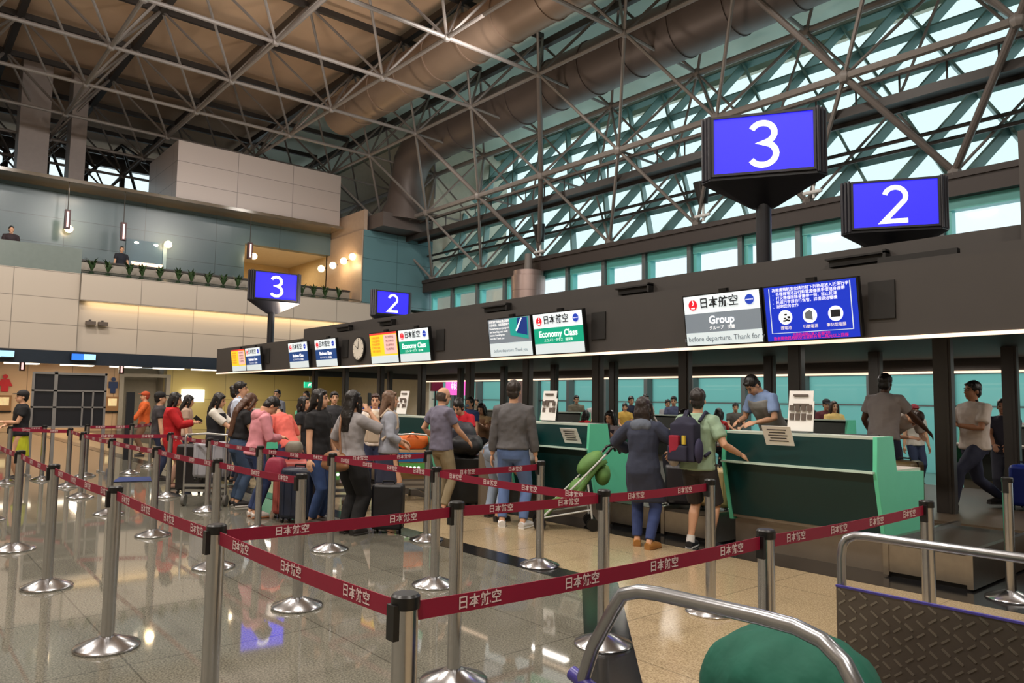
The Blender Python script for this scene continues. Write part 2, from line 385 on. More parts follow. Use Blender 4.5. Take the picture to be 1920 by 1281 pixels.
# ducts
def duct(name,y,z,r,xs,lab,end=None,mt=None):
    mb=MB(); mb.cone((xs[0],y,z),(xs[1],y,z),r,r,28)
    x=xs[0]
    while x<xs[1]:
        mb.cone((x,y,z),(x+.07,y,z),r+.035,r+.035,28); x+=1.76
    if end: end(mb)
    return struct(name,mb,mt or ductm,lab)
duct('trim_16',-13.4,12.75,.76,(-12,26.6),'large round brown air duct nearer to the middle of the roof')
def elbow(mb):
    pts=[(25.6,-17,12.3),(26.4,-17,12.2),(27.0,-17,11.7),(27.3,-17,11.0),(27.4,-17,10.0),(27.5,-17,9.3)]
    mb.tube(pts,[.85,.84,.80,.74,.85,1.15],24)
    mb.bb(26.9,29.5,-18.1,-15.6,8.75,9.35)
duct('trim_17',-17.0,12.3,.85,(-12,25.7),'large round dark air duct bending down onto the tower',elbow,M('duct_dark',(96,86,82),.45,.2,var=.15,scale=1.6))
# far end of the upper hall with its windows and service pillars
mb=MB(); mb.bb(45,45.3,-16,14,9,12.6); mb.bb(45,45.3,-16,14,14.0,14.6)
for i in range(16): mb.bb(45,45.2,-15+1.8*i-.12,-15+1.8*i+.12,12.6,14.0)
struct('wall_far',mb,darkst)
struct('window_1',MB().bb(45.1,45.14,-16,14,12.6,14.0),g_clr)
mb=MB()
for i in range(-2,6):
    y=-14+3.5*i; mb.cone((45,y,12.3),(41.5,y+1.75,14.3),.08,.08,6); mb.cone((45,y+3.5,12.3),(41.5,y+1.75,14.3),.08,.08,6); mb.cone((41.5,y+1.75,14.3),(38,y,11.9),.07,.07,6)
struct('trim_18',mb,darkst,'dark roof struts in front of the far windows')
wp=M('white_pillar',(152,142,138),.5)
for i,(y,w_) in enumerate(((-4.0,1.0),(-5.5,.55))):
    t=struct('trim_%d'%(19+i),MB().bb(33.6,34.6,y-w_/2,y+w_/2,9.1,14.6),wp,'pale square service pillar above the brown soffit')
# ------------------------------------------------------------------ glass wall
def gz(z): return -18.75-0.574*(z-6.9)      # the leaning glass plane
ZG0,ZG1=6.9,13.35; DS=1.37
struct('window_2',MB().quad((-12,gz(ZG0)-.12,ZG0),(28.0,gz(ZG0)-.12,ZG0),(28,gz(ZG1)-.12,ZG1),(-12,gz(ZG1)-.12,ZG1)),g_sky,'leaning lattice glass wall above the beam')
fin=MB()
def finbar(a,b,wd=.07,dp=.30):
    a=Vector(a);b=Vector(b);d=(b-a);L=d.length;d.normalize()
    nrm=Vector((0,0.867,0.498)); s=d.cross(nrm).normalized()
    Mx=Matrix((d,s,nrm)).transposed().to_4x4()
    fin.box((a+b)/2,(L,wd,dp),mat=Mx)
rows=[6.53+DS*i for i in range(6)]
px=PX/2
for i,z in enumerate(rows):
    if i: finbar((-12,gz(z),z),(28,gz(z),z),.08,.24)
for i in range(5):
    z0,z1=rows[i],rows[i+1]
    for k in range(-14,9):
        x=13.3+px*k*1.0+ (px/2 if i%2 else 0)
        finbar((x,gz(z0),z0),(x+px/2,gz(z1),z1)); finbar((x,gz(z0),z0),(x-px/2,gz(z1),z1))
struct('trim_21',fin,finm,'diagonal lattice of green-grey glazing fins')
struct('trim_22',MB().bb(-12,28,-18.95,-18.35,6.32,6.72).bb(-12,28,-18.98,-18.3,6.72,6.86),M('beam_brown',(56,47,44),.5),'dark beam between clerestory and lattice glass')
nwin=3
for k in range(-8,9):
    x=13.3+px*k+.35; x1=x+px
    if x1>28: break
    t=struct('window_%d'%nwin,MB().bb(x+.06,x1-.06,-18.9,-18.87,3.2,6.32),g_clr); nwin+=1
    fr=MB(); fr.bb(x1-.2,x1-.08,-18.86,-18.62,3.2,6.3); fr.bb(x+.08,x1-.08,-18.86,-18.6,6.06,6.32)
    fr.build('window_frame',tealfr,t)
    fr=MB(); fr.bb(x-.07,x+.07,-18.9,-18.5,3.2,6.32); fr.build('mullion',mullm,t)
    t=struct('window_%d'%nwin,MB().bb(x+.06,x1-.06,-18.9,-18.87,0.0,3.1),g_teal); nwin+=1
    fr=MB(); fr.bb(x-.07,x+.07,-18.95,-18.6,0,3.1); fr.bb(x,x1,-18.9,-18.8,1.55,1.585); fr.bb(x,x1,-18.9,-18.8,2.3,2.33) ; fr.build('mullion',mullm,t)
struct('trim_23',MB().bb(-12,28,-19,-18.6,3.1,3.25),mullm,'sill transom between lower and clerestory windows')
struct('wall_facade',MB().bb(-14.5,-12,-23.2,-18.6,0,14).bb(28,46,-23.2,-18.85,0,14),plaster)
struct('wall_facade.001',MB().bb(-12,28,-23.0,-22.8,13.2,13.8),plaster)
# columns with drum heads
t=thing('drum_column','round metal clad column with a wide drum head behind the canopy','column',(20.42,-18.0,0))
MB().lathe([(.4,0),(.4,4.6),(.62,4.9),(.62,5.55),(.63,5.56),(.63,6.1),(.56,6.13),(.56,6.3)],n=32).build('drum',M('drum_metal',(170,150,145),.38,.7,var=.1,scale=2),t)
MB().lathe([(.16,6.3),(.14,6.95)],n=16).build('neck',steelp,t)
# ------------------------------------------------------------------ check-in canopy
CX0,CX1=-4.0,22.6
can=thing('check_in_canopy','long dark grey canopy over the check-in counters with lit lower edge','canopy',((CX0+CX1)/2,-11,0))
def cpart(name,mb,mats):
    o=mb.build(name,mats,can); o.location=(-(CX0+CX1)/2,11,0); return o
cpart('fascia',MB().bb(CX0,CX1,-7.72,-7.62,2.24,2.95).bb(CX0,16.7,-7.78,-7.70,2.95,3.0),canopym)
cpart('upper_fascia',MB().bb(CX0,17.4,-8.05,-7.95,2.95,3.24).bb(CX0,2.6,-7.95,-7.74,2.95,3.06),canopym)
cpart('end_panel',MB().bb(CX1-.08,CX1,-14.9,-7.72,2.24,2.9),canopym)
cpart('roof_panel',MB().bb(CX0,17.4,-14.9,-8.0,3.12,3.18).bb(17.4,CX1-.08,-14.9,-7.72,2.82,2.88).bb(17.3,17.4,-14.9,-8.0,2.88,3.2),canopym)
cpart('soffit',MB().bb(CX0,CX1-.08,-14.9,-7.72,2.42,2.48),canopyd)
cpart('rear_fascia',MB().bb(CX0,CX1,-15.0,-14.9,2.2,2.95),canopym)
cpart('light_strip',MB().bb(CX0,CX1,-7.66,-7.61,2.205,2.238),ledm)
cpart('rear_light_strip',MB().bb(CX0,CX1,-14.88,-14.84,2.16,2.2),ledm)
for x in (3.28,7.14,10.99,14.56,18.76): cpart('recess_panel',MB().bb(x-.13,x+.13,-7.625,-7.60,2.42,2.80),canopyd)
cpart('cable_tray',MB().bb(2.62,3.36,-7.98,-7.72,3.0,3.06),canopyd)
# dark posts: two rows of pillars carrying the canopy
def pillar(x,y,z0,lab,g,wd):
    o=MB().bb(-wd/2,wd/2,-.05,.05,0,2.42-z0).bb(-wd/2+.03,-wd/2+.06,.05,.065,0,2.42-z0).build('canopy_pillar',[pillarm]); o.location=(x,y,z0)
    tag(o,lab,'pillar',g)
for k in range(-1,10):
    x=3.5+1.885*k
    pillar(x,-9.75,.3,'dark steel canopy pillar in the front row, %s from the right end of the counters'%ordinal(k+2),'front row of canopy pillars',.20)
    pillar(x+.04,-12.3,.3,'dark steel canopy pillar in the rear row, %s from the right end of the counters'%ordinal(k+2),'rear row of canopy pillars',.19)
# vents and boxes on the canopy
for i,(x0,x1) in enumerate(((3.36,3.95),(6.47,7.02),(9.46,10.08),(13.1,13.6),(14.9,15.5))):
    t=tag(MB().bb(x0,x1,-7.945,-7.88,3.06,3.13).bb(x0-.03,x0,-7.945,-7.84,3.04,3.17).bb(x0-.03,x1+.03,-7.945,-7.84,3.13,3.15).build('air_vent',canopyd),'black air vent slot on the canopy, %s from the right'%ordinal(i+1),'vent','canopy air vents')
# ------------------------------------------------------------------ overhead screens
def E(name,c,e=1.0): return M(name,c,.4,emit=e,var=.02)
scr_white=E('screen_white',(214,224,228),.75); scr_grey=E('screen_grey',(118,128,138),.55); scr_green=E('screen_green',(12,150,118),.7)
scr_blue=E('screen_dark_blue',(20,62,120),.7); scr_vblue=E('screen_blue',(14,44,176),.8); scr_yel=E('screen_yellow',(238,196,40),.8)
scr_red=E('screen_red',(214,60,54),.8); ink_w=E('ink_white',(250,250,250),.9); ink_k=M('ink_black',(28,30,36),.6); ink_r=E('ink_red',(205,22,40),.8)
ink_b=E('ink_blue',(30,60,170),.7); ink_g=M('ink_grey',(120,130,140),.6); scr_pale=E('screen_pale',(196,208,212),.7); scr_pic=E('screen_teal_picture',(30,150,140),.6)
scr_navy=E('screen_navy',(24,50,120),.6); scr_cream=E('screen_cream',(240,226,200),.8); scr_pink=E('screen_pink',(226,176,170),.8); ink_m=E('ink_magenta',(220,20,90),.9)
TILT=R(8)
def face(w,h,x,y,z): # local plane matrix for things on a screen: u to the viewer's right (-X world), v up, normal +Y
    return Matrix.Translation((x,y,z))
def rect(mb,x0,x1,z0,z1,d,mi=0): mb.quad((x0,d,z0),(x1,d,z0),(x1,d,z1),(x0,d,z1),mi)
def scr_text(s,mat,size,u,v,root,d=.012,align='CENTER',name='lettering',bold=0):
    # screens are built facing +Y with x mirrored: u measured from the left edge as the viewer sees it
    Mx=Matrix(((-1,0,0,u),(0,0,1,d),(0,1,0,v),(0,0,0,1)))
    return text(s,mat,size,Mx,root,name,align,bold)
def disc(mb,u,v,r,d,mi=0,n=24,sx=1): mb.add([(u+r*sx*math.cos(2*math.pi*i/n),d,v+r*math.sin(2*math.pi*i/n)) for i in range(n)],[tuple(range(n))],mi)
def crane_logo(t,u,v,r,d=.012):
    mb=MB(); disc(mb,u,v,r,d); o=mb.build('emblem',ink_r,t,0)
    mb=MB()
    # white crane neck and head inside the red circle of wings
    pts=[(.05,.95),(-.05,.55),(.12,.40),(.02,.18),(-.16,.05),(-.05,-.12),(.10,.02),(.22,.22),(.30,.45),(.16,.62),(.12,.95)]
    mb.add([(u-p[0]*r,d+.002,v+p[1]*r) for p in pts],[tuple(range(len(pts)))])
    mb.add([(u+x*r,d+.002,v+z*r) for x,z in ((-.45,-.45),(.45,-.45),(.38,-.72),(-.38,-.72))],[(0,1,2,3)])
    mb.build('emblem_crane',ink_w,o,0)
    disc2=MB()
def screen(x0,x1,label,paint,cat='screen'):
    """x0 > x1: left and right edge as the viewer sees them; root at lower edge middle"""
    w=x0-x1; h=.60
    t=thing('information_screen',label,cat,((x0+x1)/2,-7.545,2.245),0,'overhead check-in screens')
    t.rotation_euler=(-TILT,0,0)
    mb=MB(); mb.bb(-w/2-.012,w/2+.012,-.06,0,-.0,h+.015); mb.build('casing',blackp,t)
    paint(t,w,h)
    b=MB(); b.bb(-.05,.05,-.12,-.06,h*.8,h+.06); b.build('bracket',blackp,t)
    return t
def base(t,w,h,bands):
    for nm,m,z0,z1 in bands:
        mb=MB(); rect(mb,-w/2+.006,w/2-.006,z0*h,z1*h,.004); mb.build(nm,m,t,0)
def jal(t,w,h,strip,title,sub,ticker=None,ts=.13):
    base(t,w,h,(('display',scr_white,.645,1.0),('class_band',strip,.26,.645),('ticker_band',scr_pale,.01,.26)))
    crane_logo(t,w*.365,h*.82,.062)
    scr_text('日本航空',ink_k,.135,w*.02,h*.83,t,bold=.002)
    mb=MB(); disc(mb,-w*.375,h*.83,.058,.012); o=mb.build('round_emblem',ink_b,t,0)
    scr_text('oneworld',ink_w,.026,-w*.375,h*.83,t,.014)
    ws=title.split(' '); wid=[max(v.co.x for v in text_mesh(q,ink_w,ts,'LEFT',.003).vertices) for q in ws]; tot=sum(wid)+.3*ts*(len(ws)-1); u0=tot/2
    for q,wq in zip(ws,wid): scr_text(q,ink_w,ts,u0,h*.49,t,align='LEFT',bold=.003); u0-=wq+.3*ts
    scr_text(sub,ink_w,.05,0,h*.335,t)
    if ticker: scr_text(ticker,ink_g,.085,0,h*.13,t,.008)
def s_group(t,w,h): jal(t,w,h,scr_grey,'Group','グループ　団體','s before departure. Thank for y')
def s_eco(t,w,h): jal(t,w,h,scr_green,'Economy Class','エコノミークラス　經濟艙')
def s_bus(t,w,h):
    jal(t,w,h,scr_blue,'Business Class','ビジネスクラス　商務艙',ts=.10)
def s_notice(t,w,h):
    base(t,w,h,(('display',scr_vblue,.005,1.0),))
    mb=MB()
    for a,b,c,d in ((-.44,.44,.14,.15),(-.44,-.43,.14,.97),(.43,.44,.14,.97)): rect(mb,a*w,b*w,c*h,d*h,.008)
    mb.build('border_line',scr_pale,t,0)
    for i,s in enumerate(('為維護飛航安全請勿將下列物品放入託運行李','．各種鋰電池及行動電源僅限手提隨身攜帶','．打火機僅限隨身攜帶一個，禁止託運','．託運行李請自行保管，詳情請洽櫃檯','．謝謝您的合作')): scr_text(s,ink_w,.043,w*.40,h*(.93-.075*i),t,align='LEFT')
    for i,(u,s) in enumerate(((.27,'鋰電池'),(0,'行動電源'),(-.27,'筆記型電腦'))):
        mb=MB(); disc(mb,u*w,h*.43,.08,.010); disc_o=mb.build('picture_disc',ink_w,t,0)
        mb=MB()
        if i==0:
            for q in range(7): mb.box((u*w+random.uniform(-.045,.045),.013,h*.43+random.uniform(-.045,.045)),(.03,.002,.018),mi=0)
        elif i==1: mb.add([(u*w+a,.013,h*.43+b) for a,b in ((.05,-.03),(.055,.03),(.0,.06),(-.03,.04),(-.03,-.05))],[(0,1,2,3,4)])
        else: mb.bb(u*w-.05,u*w+.05,.012,.014,h*.43-.035,h*.43+.04)
        mb.build('picture',ink_k if i!=1 else ink_g,disc_o,0)
        scr_text(s,scr_cream,.042,u*w,h*.235,t)
    scr_text('危險物品禁止放入託運行李',ink_m,.035,0,h*.10,t); scr_text('違者將依民用航空法處新台幣二萬元以上罰鍰',ink_m,.042,.02,h*.045,t)
def s_map(t,w,h):
    base(t,w,h,(('display',scr_grey,.36,1.0),('ticker_band',scr_pale,.01,.36)))
    for i,s in enumerate(('請旅客於登機前備妥護照','及登機證，並留意登機門','Please have your passport','and boarding pass ready','before boarding the','aircraft. Thank you')): scr_text(s,ink_w,.046,w*.46,h*(.93-.088*i),t,align='LEFT')
    mb=MB(); mb.add([(-.02*w,.008,h*.99),(-.46*w,.008,h*.99),(-.44*w,.008,h*.42),(-.03*w,.008,h*.55)],[(0,1,2,3)]); o=mb.build('picture',scr_pic,t,0)
    mb=MB(); mb.add([(-.22*w,.010,h*.98),(-.44*w,.010,h*.98),(-.42*w,.010,h*.52),(-.18*w,.010,h*.60)],[(0,1,2,3)]); mb.build('picture_sea',scr_navy,o,0)
    mb=MB(); mb.add([(a*w,.012,b*h) for a,b in ((-.33,.97),(-.30,.97),(-.16,.66),(-.19,.64))],[(0,1,2,3)]); mb.build('picture_plane',ink_w,o,0)
    scr_text('before departure. Thank you',ink_g,.07,0,h*.16,t,.008)
def s_yellow(t,w,h):
    base(t,w,h,(('display',scr_yel,.25,.94),('title_band',scr_red,.94,1.0),('ticker_band',scr_pale,.01,.25)))
    mb=MB(); rect(mb,-w*.48,-w*.03,h*.30,h*.92,.008); mb.build('picture',scr_pink,t,0)
    for i in range(5): scr_text('行李託運須知',ink_r,.052,w*.26,h*(.84-.11*i),t)
    for i in range(4): scr_text('禁止攜帶物品',ink_k,.05,-w*.25,h*(.84-.13*i),t)
screen(5.59,4.55,'overhead screen reading Group on a grey band',s_group)
screen(4.50,3.46,'overhead dark blue notice screen with three round pictures and pink lines',s_notice)
screen(9.45,8.42,'overhead screen with grey text panel and slanted teal and navy picture',s_map)
screen(8.36,7.32,'larger-looking overhead Economy Class screen beside the screen with the teal picture',s_eco)
screen(13.28,12.25,'overhead yellow and pink notice screen right of the wall clock',s_yellow)
screen(12.19,11.17,'overhead Economy Class screen beside the yellow notice and right of the clock',s_eco)
screen(17.19,16.15,'overhead blue banded business class screen, left one of the pair left of the clock',s_bus)
screen(15.76,14.74,'overhead blue banded business class screen next to the wall clock on its left',s_bus)
screen(21.02,20.0,'overhead yellow notice screen at the far left end of the canopy',s_yellow)
screen(19.96,18.94,'overhead blue banded screen beside the far yellow notice and the sign pole',s_bus)
# clock
t=thing('wall_clock','round white wall clock on the dark canopy between the screens','clock',(13.92,-7.62,2.58),0)
MB().cone((0,0,0),(0,.05,0),.25,.25,32).build('clock_case',blackp,t)
mb=MB(); disc(mb,0,0,.225,.052,0,32); mb.build('clock_face',M('clock_white',(225,218,205),.4),t,0)
mb=MB(); mb.add([(-.01,.056,0),(.01,.056,0),(.005,.056,.17),(-.005,.056,.17)],[(0,1,2,3)]); mb.add([(0,.057,-.012),(.0,.057,.012),(.12,.057,.07),(.12,.057,.06)],[(0,1,2,3)])
for k in range(12):
    a=k*math.pi/6; mb.box((.2*math.sin(a),.055,.2*math.cos(a)),(.012,.002,.03),mat=Matrix.Rotation(a,4,'Y'))
mb.build('clock_hands',ink_k,t,0)
# ------------------------------------------------------------------ numbered pole signs
sgn_blue=E('sign_blue',(44,38,246),1.15)
def pole_sign(num,x,y,z0,zc,az,label,w=1.2,h=.72):
    """z0 pole foot, zc screen centre, az azimuth of the face normal"""
    t=thing('number_sign',label,'sign',(x,y,z0),az-math.pi/2,'lit number signs')
    MB().cone((0,0,0),(0,0,zc-z0-.5),.09,.09,20).build('pole',M('sign_dark',(26,28,36),.35),t)
    z=zc-z0; D=M('sign_dark',(26,28,36),.35)
    # body: a prism with three faces and cut corners; front face at +Y
    dp=.34
    out=[(-w/2-.16,dp-.14),(-w/2-.05,dp),(w/2+.05,dp),(w/2+.16,dp-.14),(.16,-.75),(-.16,-.75)]
    b=MB(); b.prism(out,'Z',z-h/2-.07,z+h/2+.03)
    n=len(out); ring=[(p[0],p[1],z-h/2-.07) for p in out]; low=[(.16*math.cos(2*math.pi*i/n+2.6),.16*math.sin(2*math.pi*i/n+2.6),z-h/2-.36) for i in range(n)]
    low=[(p[0]*.22,p[1]*.22-.02,z-h/2-.36) for p in out]
    b.add(ring+low,[(i,(i+1)%n,n+(i+1)%n,n+i) for i in range(n)]+[tuple(range(n,2*n))])
    b.build('housing',D,t)
    for sx in (-1,1):
        f=MB()
        for q in range(3): f.cone((sx*(w/2+.055+.04*q),dp-.0-.05*q,z-h/2-.05),(sx*(w/2+.055+.04*q),dp-.0-.05*q,z+h/2+.05),.022,.022,8)
        f.build('corner_column',M('sign_column',(52,52,60),.35),t)
    mb=MB(); rect(mb,-w/2+.0,w/2-.0,z-h/2,z+h/2,dp+.012); mb.build('display',sgn_blue,t,0)
    k=h/.72*.228; hw=.037*h/.72
    if num=='3':
        pl=[(k*.62*math.cos(R(a))*1.0, k*.56+k*.56*math.sin(R(a))) for a in range(155,-91,-15)]
        pl2=[(k*.70*math.cos(R(a)), -k*.62+k*.62*math.sin(R(a))) for a in range(90,-161,-15)]
        strokes=[pl+pl2[1:]]; 
    else:
        pl=[(k*.66*math.cos(R(a)), k*.5+k*.64*math.sin(R(a))) for a in range(165,-31,-15)]
        strokes=[pl+[(-k*.72,-k*1.22),(k*.78,-k*1.22)]]
    sm=MB()
    for pl in strokes:
        L=[];Q=[Vector((p[0],p[1])) for p in pl]
        for i,p in enumerate(Q):
            d1=(p-Q[i-1]).normalized() if i else (Q[1]-p).normalized(); d2=(Q[i+1]-p).normalized() if i<len(Q)-1 else d1
            n1=Vector((-d1.y,d1.x)); n2=Vector((-d2.y,d2.x)); n=(n1+n2); n.normalize(); sc_=1/max(.35,n.dot(n1))
            for sg in (1,-1): L.append(p+n*hw*sg*sc_)
        sm.add([(-v.x,dp+.02,z+v.y) for v in L],[(2*i,2*i+1,2*i+3,2*i+2) for i in range(len(Q)-1)])
    sm.build('numeral',E('sign_white',(255,255,255),1.2),t,0)
    r=MB()
    for a,b_,c,d in ((-w/2-.03,w/2+.03,h/2,h/2+.03),(-w/2-.03,w/2+.03,-h/2-.03,-h/2),(-w/2-.03,-w/2,-h/2,h/2),(w/2,w/2+.03,-h/2,h/2)): r.bb(a,b_,dp,dp+.03,z+c,z+d)
    r.build('frame',M('sign_frame',(46,44,52),.4),t)
pole_sign('3',4.90,-8.15,3.18,4.65,R(121),'large blue lit sign with number 3 on a pole at right above the canopy',1.12,.68)
pole_sign('2',4.72,-11.35,3.18,4.47,R(121),'large blue lit sign with number 2 behind the canopy at right',1.1,.66)
pole_sign('3',19.35,-7.90,2.88,4.48,R(174),'smaller far blue lit sign with number 3 on a pole before the beige wall',1.08,.68)
pole_sign('2',19.4,-11.5,2.88,4.38,R(174),'smaller far blue lit sign with number 2 behind the canopy at left',1.0,.64)
# tall dark mast at the right frame edge, small floodlights on the beam
mb=MB(); mb.bb(-.12,.12,-.1,.1,0,1.1); o=mb.build('sign_mast',canopym); o.location=(1.98,-7.85,2.96); tag(o,'tall dark post standing on the canopy at the right edge','post')
for i,(x,z,lab) in enumerate(((20.0,7.25,'black loudspeaker on the beam beside the main column pipe'),(12.9,7.3,'black floodlight pair on the beam left of the large number 3 sign'),(9.5,7.3,'black floodlight on the beam behind the large number 3 sign'))):
    t=thing('floodlight',lab,'light',(x,-18.2,z),0,'beam floodlights')
    MB().cone((0,0,.1),(0,.1,.75),.14,.24,14).build('lamp_housing',blackp,t)
    MB().cone((0,0,-.4),(0,0,.12),.04,.04,8).cone((-.25,.05,-.25),(.25,.05,-.25),.05,.05,8).build('bracket',M('white_metal',(220,220,220),.4),t)
# ------------------------------------------------------------------ check-in counters
dgreen=M('dark_green_laminate',(4,50,50),.35,var=.12,scale=3); lgreen=M('mint_green_laminate',(104,212,172),.4,var=.05)
topw=M('counter_top',(190,200,188),.35); ledge=M('pale_ledge',(190,214,200),.35); plinm=M('plinth_metal',(150,140,128),.4,.8,var=.15,scale=4)
paper=M('white_paper',(244,242,238),.6,var=.03); acryl=glass('acrylic',(0.9,0.93,0.93),.12); inkp=M('paper_ink',(70,66,66),.7); redp=M('paper_red',(190,60,50),.7); brownp=M('paper_photo',(96,84,76),.7)
W=1.62
def make_counter():
    t=thing('check_in_counter','','counter',(0,0,0))
    MB().prism([(0,.945),(.0,.96),(-.02,1.235),(-.06,1.235),(-.06,.945)],'X',0,W).build('upper_front_panel',dgreen,t)
    MB().bb(-.0,W,-.06,.075,.925,.945).build('ledge',ledge,t)
    MB().prism([(.0,.92),(-.04,.92),(-.16,.36),(-.12,.36)],'X',0,W).build('lower_front_panel',dgreen,t)
    MB().bb(0,W,-.26,-.2,0,.36).bb(0,W,-.24,-.13,.33,.36).build('plinth',plinm,t)
    MB().bb(0,W,-.32,-.02,1.235,1.26).build('counter_top',topw,t)
    prof=[(.03,.93),(.01,1.262),(-.33,1.262),(-.40,.93),(-1.02,.905),(-1.0,.30),(-.12,.30)]
    for x in (0,W): MB().prism(prof,'X',x-.02,x+.02).build('side_panel',lgreen,t,35,.004)
    MB().bb(0.02,W-.02,-1.04,-.38,.905,.935).build('desk_top',M('desk_white',(205,196,186),.45),t)
    MB().bb(0.03,W-.03,-.36,-.33,.3,1.2).build('inner_panel',M('inner_panel',(70,74,72),.5),t)
    return t
proto=make_counter()
CXs=(3.13,6.78,10.43,14.08,17.7)
clab0=('nearest','second','third','fourth','farthest')
clab=('nearest dark green counter with mint end panel, in the queue-side row','second dark green counter from the right in the queue-side row','third dark green counter from the right in the queue-side row','fourth dark green counter from the right in the queue-side row','farthest dark green counter of the queue-side row')
for i,x in enumerate(CXs):
    o=proto if i==0 else dup(proto)
    o.location=(x,-7.06,0); o['label']=clab[i]; o['group']='queue-side check-in counters'
flab=('mint counter of the far row seen beside the porters','mint counter of the far row seen right of the navy coat','mint counter of the far row seen right of the grey sweater','mint counter of the far row seen right of the bald man','farthest mint counter of the far row')
for i,x in enumerate(CXs):
    o=dup(proto); o.location=(x+W+.25,-14.95,0); o.rotation_euler=(0,0,math.pi); o['label']=flab[i]; o['group']='far row check-in counters'
def sign_stand(x,y,z,rz,label,kind,h=.31):
    t=thing('sign_stand',label,'sign',(x,y,z),rz,'counter sign stands')
    mb=MB(); mb.box((0,0,.01),(.22,.10,.015)); mb.build('foot',acryl,t,0)
    tl=Matrix.Rotation(R(10),4,'X')
    mb=MB(); mb.box((0,-.01,.02+h/2),(.26,.008,h),mat=tl); mb.build('sheet',paper,t,0)
    mb=MB(); random.seed(int(abs(x)*100))
    for i in range(4):
        for j in range(2):
            if random.random()<.8: mb.box((-.09+.06*i,.0+.0,.10+h*.22+.09*j),(.045,.012,.05+.02*random.random()),mat=tl)
    mb.box((0,-.022,.02+h*.88),(.16,.012,.02),mat=tl)
    mb.build('printed_picture',brownp,t,0)
    return t
def slanted_paper(x,y,z,rz,label,ink=inkp,sz=(.22,.30)):
    t=thing('paper_notice',label,'paper',(x,y,z),rz,'slanted counter notices')
    tl=Matrix.Rotation(R(-28),4,'X')
    mb=MB(); mb.box((0,0,0),(sz[1],.006,sz[0]),mat=tl); mb.build('sheet',paper,t,0)
    mb=MB()
    for i in range(5): mb.box(tl@Vector((0,.005,.07-.032*i)),(.2-.03*(i%2),.003,.010),mat=tl)
    mb.build('printed_text',ink,t,0)
sign_stand(3.95,-7.22,1.26,R(8),'white picture notice stand on the nearest green counter','pic')
sign_stand(4.02,-7.34,1.26,R(4),'taller blank-headed notice stand behind the picture stand on nearest counter','plain',.42)
slanted_paper(4.06,-6.97,1.235,R(5),'white notice sheet leaning over the front edge of the nearest counter')
sign_stand(7.72,-7.22,1.26,R(8),'white picture notice stand on the second counter right of the grey sweater','pic')
sign_stand(7.86,-7.34,1.26,R(4),'taller notice stand behind the picture stand on the second counter','plain',.42)
slanted_paper(7.92,-6.97,1.2,R(5),'white notice sheet with red print on the second counter edge',redp)
o=slanted_paper(7.05,-6.99,1.10,R(2),'white notice with a dark oval photo at the mint end of the second counter')
sign_stand(11.6,-7.22,1.26,R(8),'white picture notice stand on the third counter beside the bald man','pic')
sign_stand(11.75,-7.34,1.26,R(4),'taller notice stand behind the picture stand on the third counter','plain',.42)
slanted_paper(11.7,-6.97,1.22,R(5),'white notice sheet leaning on the third counter above the box trolley')
sign_stand(15.2,-7.22,1.26,R(8),'white picture notice stand on the fourth counter behind the black tee woman','pic')
# ------------------------------------------------------------------ conveyors and raised platform
beltm=M('conveyor_belt',(58,50,42),.35,var=.15,scale=5); grm=M('gloss_strip',(196,176,146),.35)
struct('platform_step',MB().bb(-4,22,-13.0,-9.0,0,.30).bb(-4,22,-9.0,-8.95,.0,.28),M('platform_brown',(96,82,66),.4,var=.15,scale=2),'raised brown working platform behind the counters')
def make_conveyor():
    t=thing('weighing_conveyor','','conveyor',(0,0,0))
    MB().bb(.05,.69,-.02,0,.05,.29).build('front_cover',stainless,t)
    for x in (0,.69): MB().bb(x,x+.05,-1.75,.01,.02,.34).build('side_frame',stainless,t)
    MB().bb(.05,.69,-1.7,-.02,.25,.30).build('belt',beltm,t)
    MB().bb(.03,.71,-1.7,-.04,0,.05).build('base',canopyd,t)
    return t
pc=make_conveyor()
spots=[(2.37,'nearest stainless baggage conveyor at right beside the first counter'),(0.95,'dark conveyor at the right edge of the view'),(4.92,'stainless conveyor under the green shirt man'),(5.75,'stainless conveyor in front of the navy coat woman'),(8.5,'stainless conveyor behind the grey sweater man'),(12.2,'stainless conveyor at which the bald man stands'),(13.1,'stainless conveyor beside the far box trolley')]
for i,(x,l) in enumerate(spots):
    o=pc if i==0 else dup(pc); o.location=(x,-7.12,0); o['label']=l; o['group']='baggage conveyors'
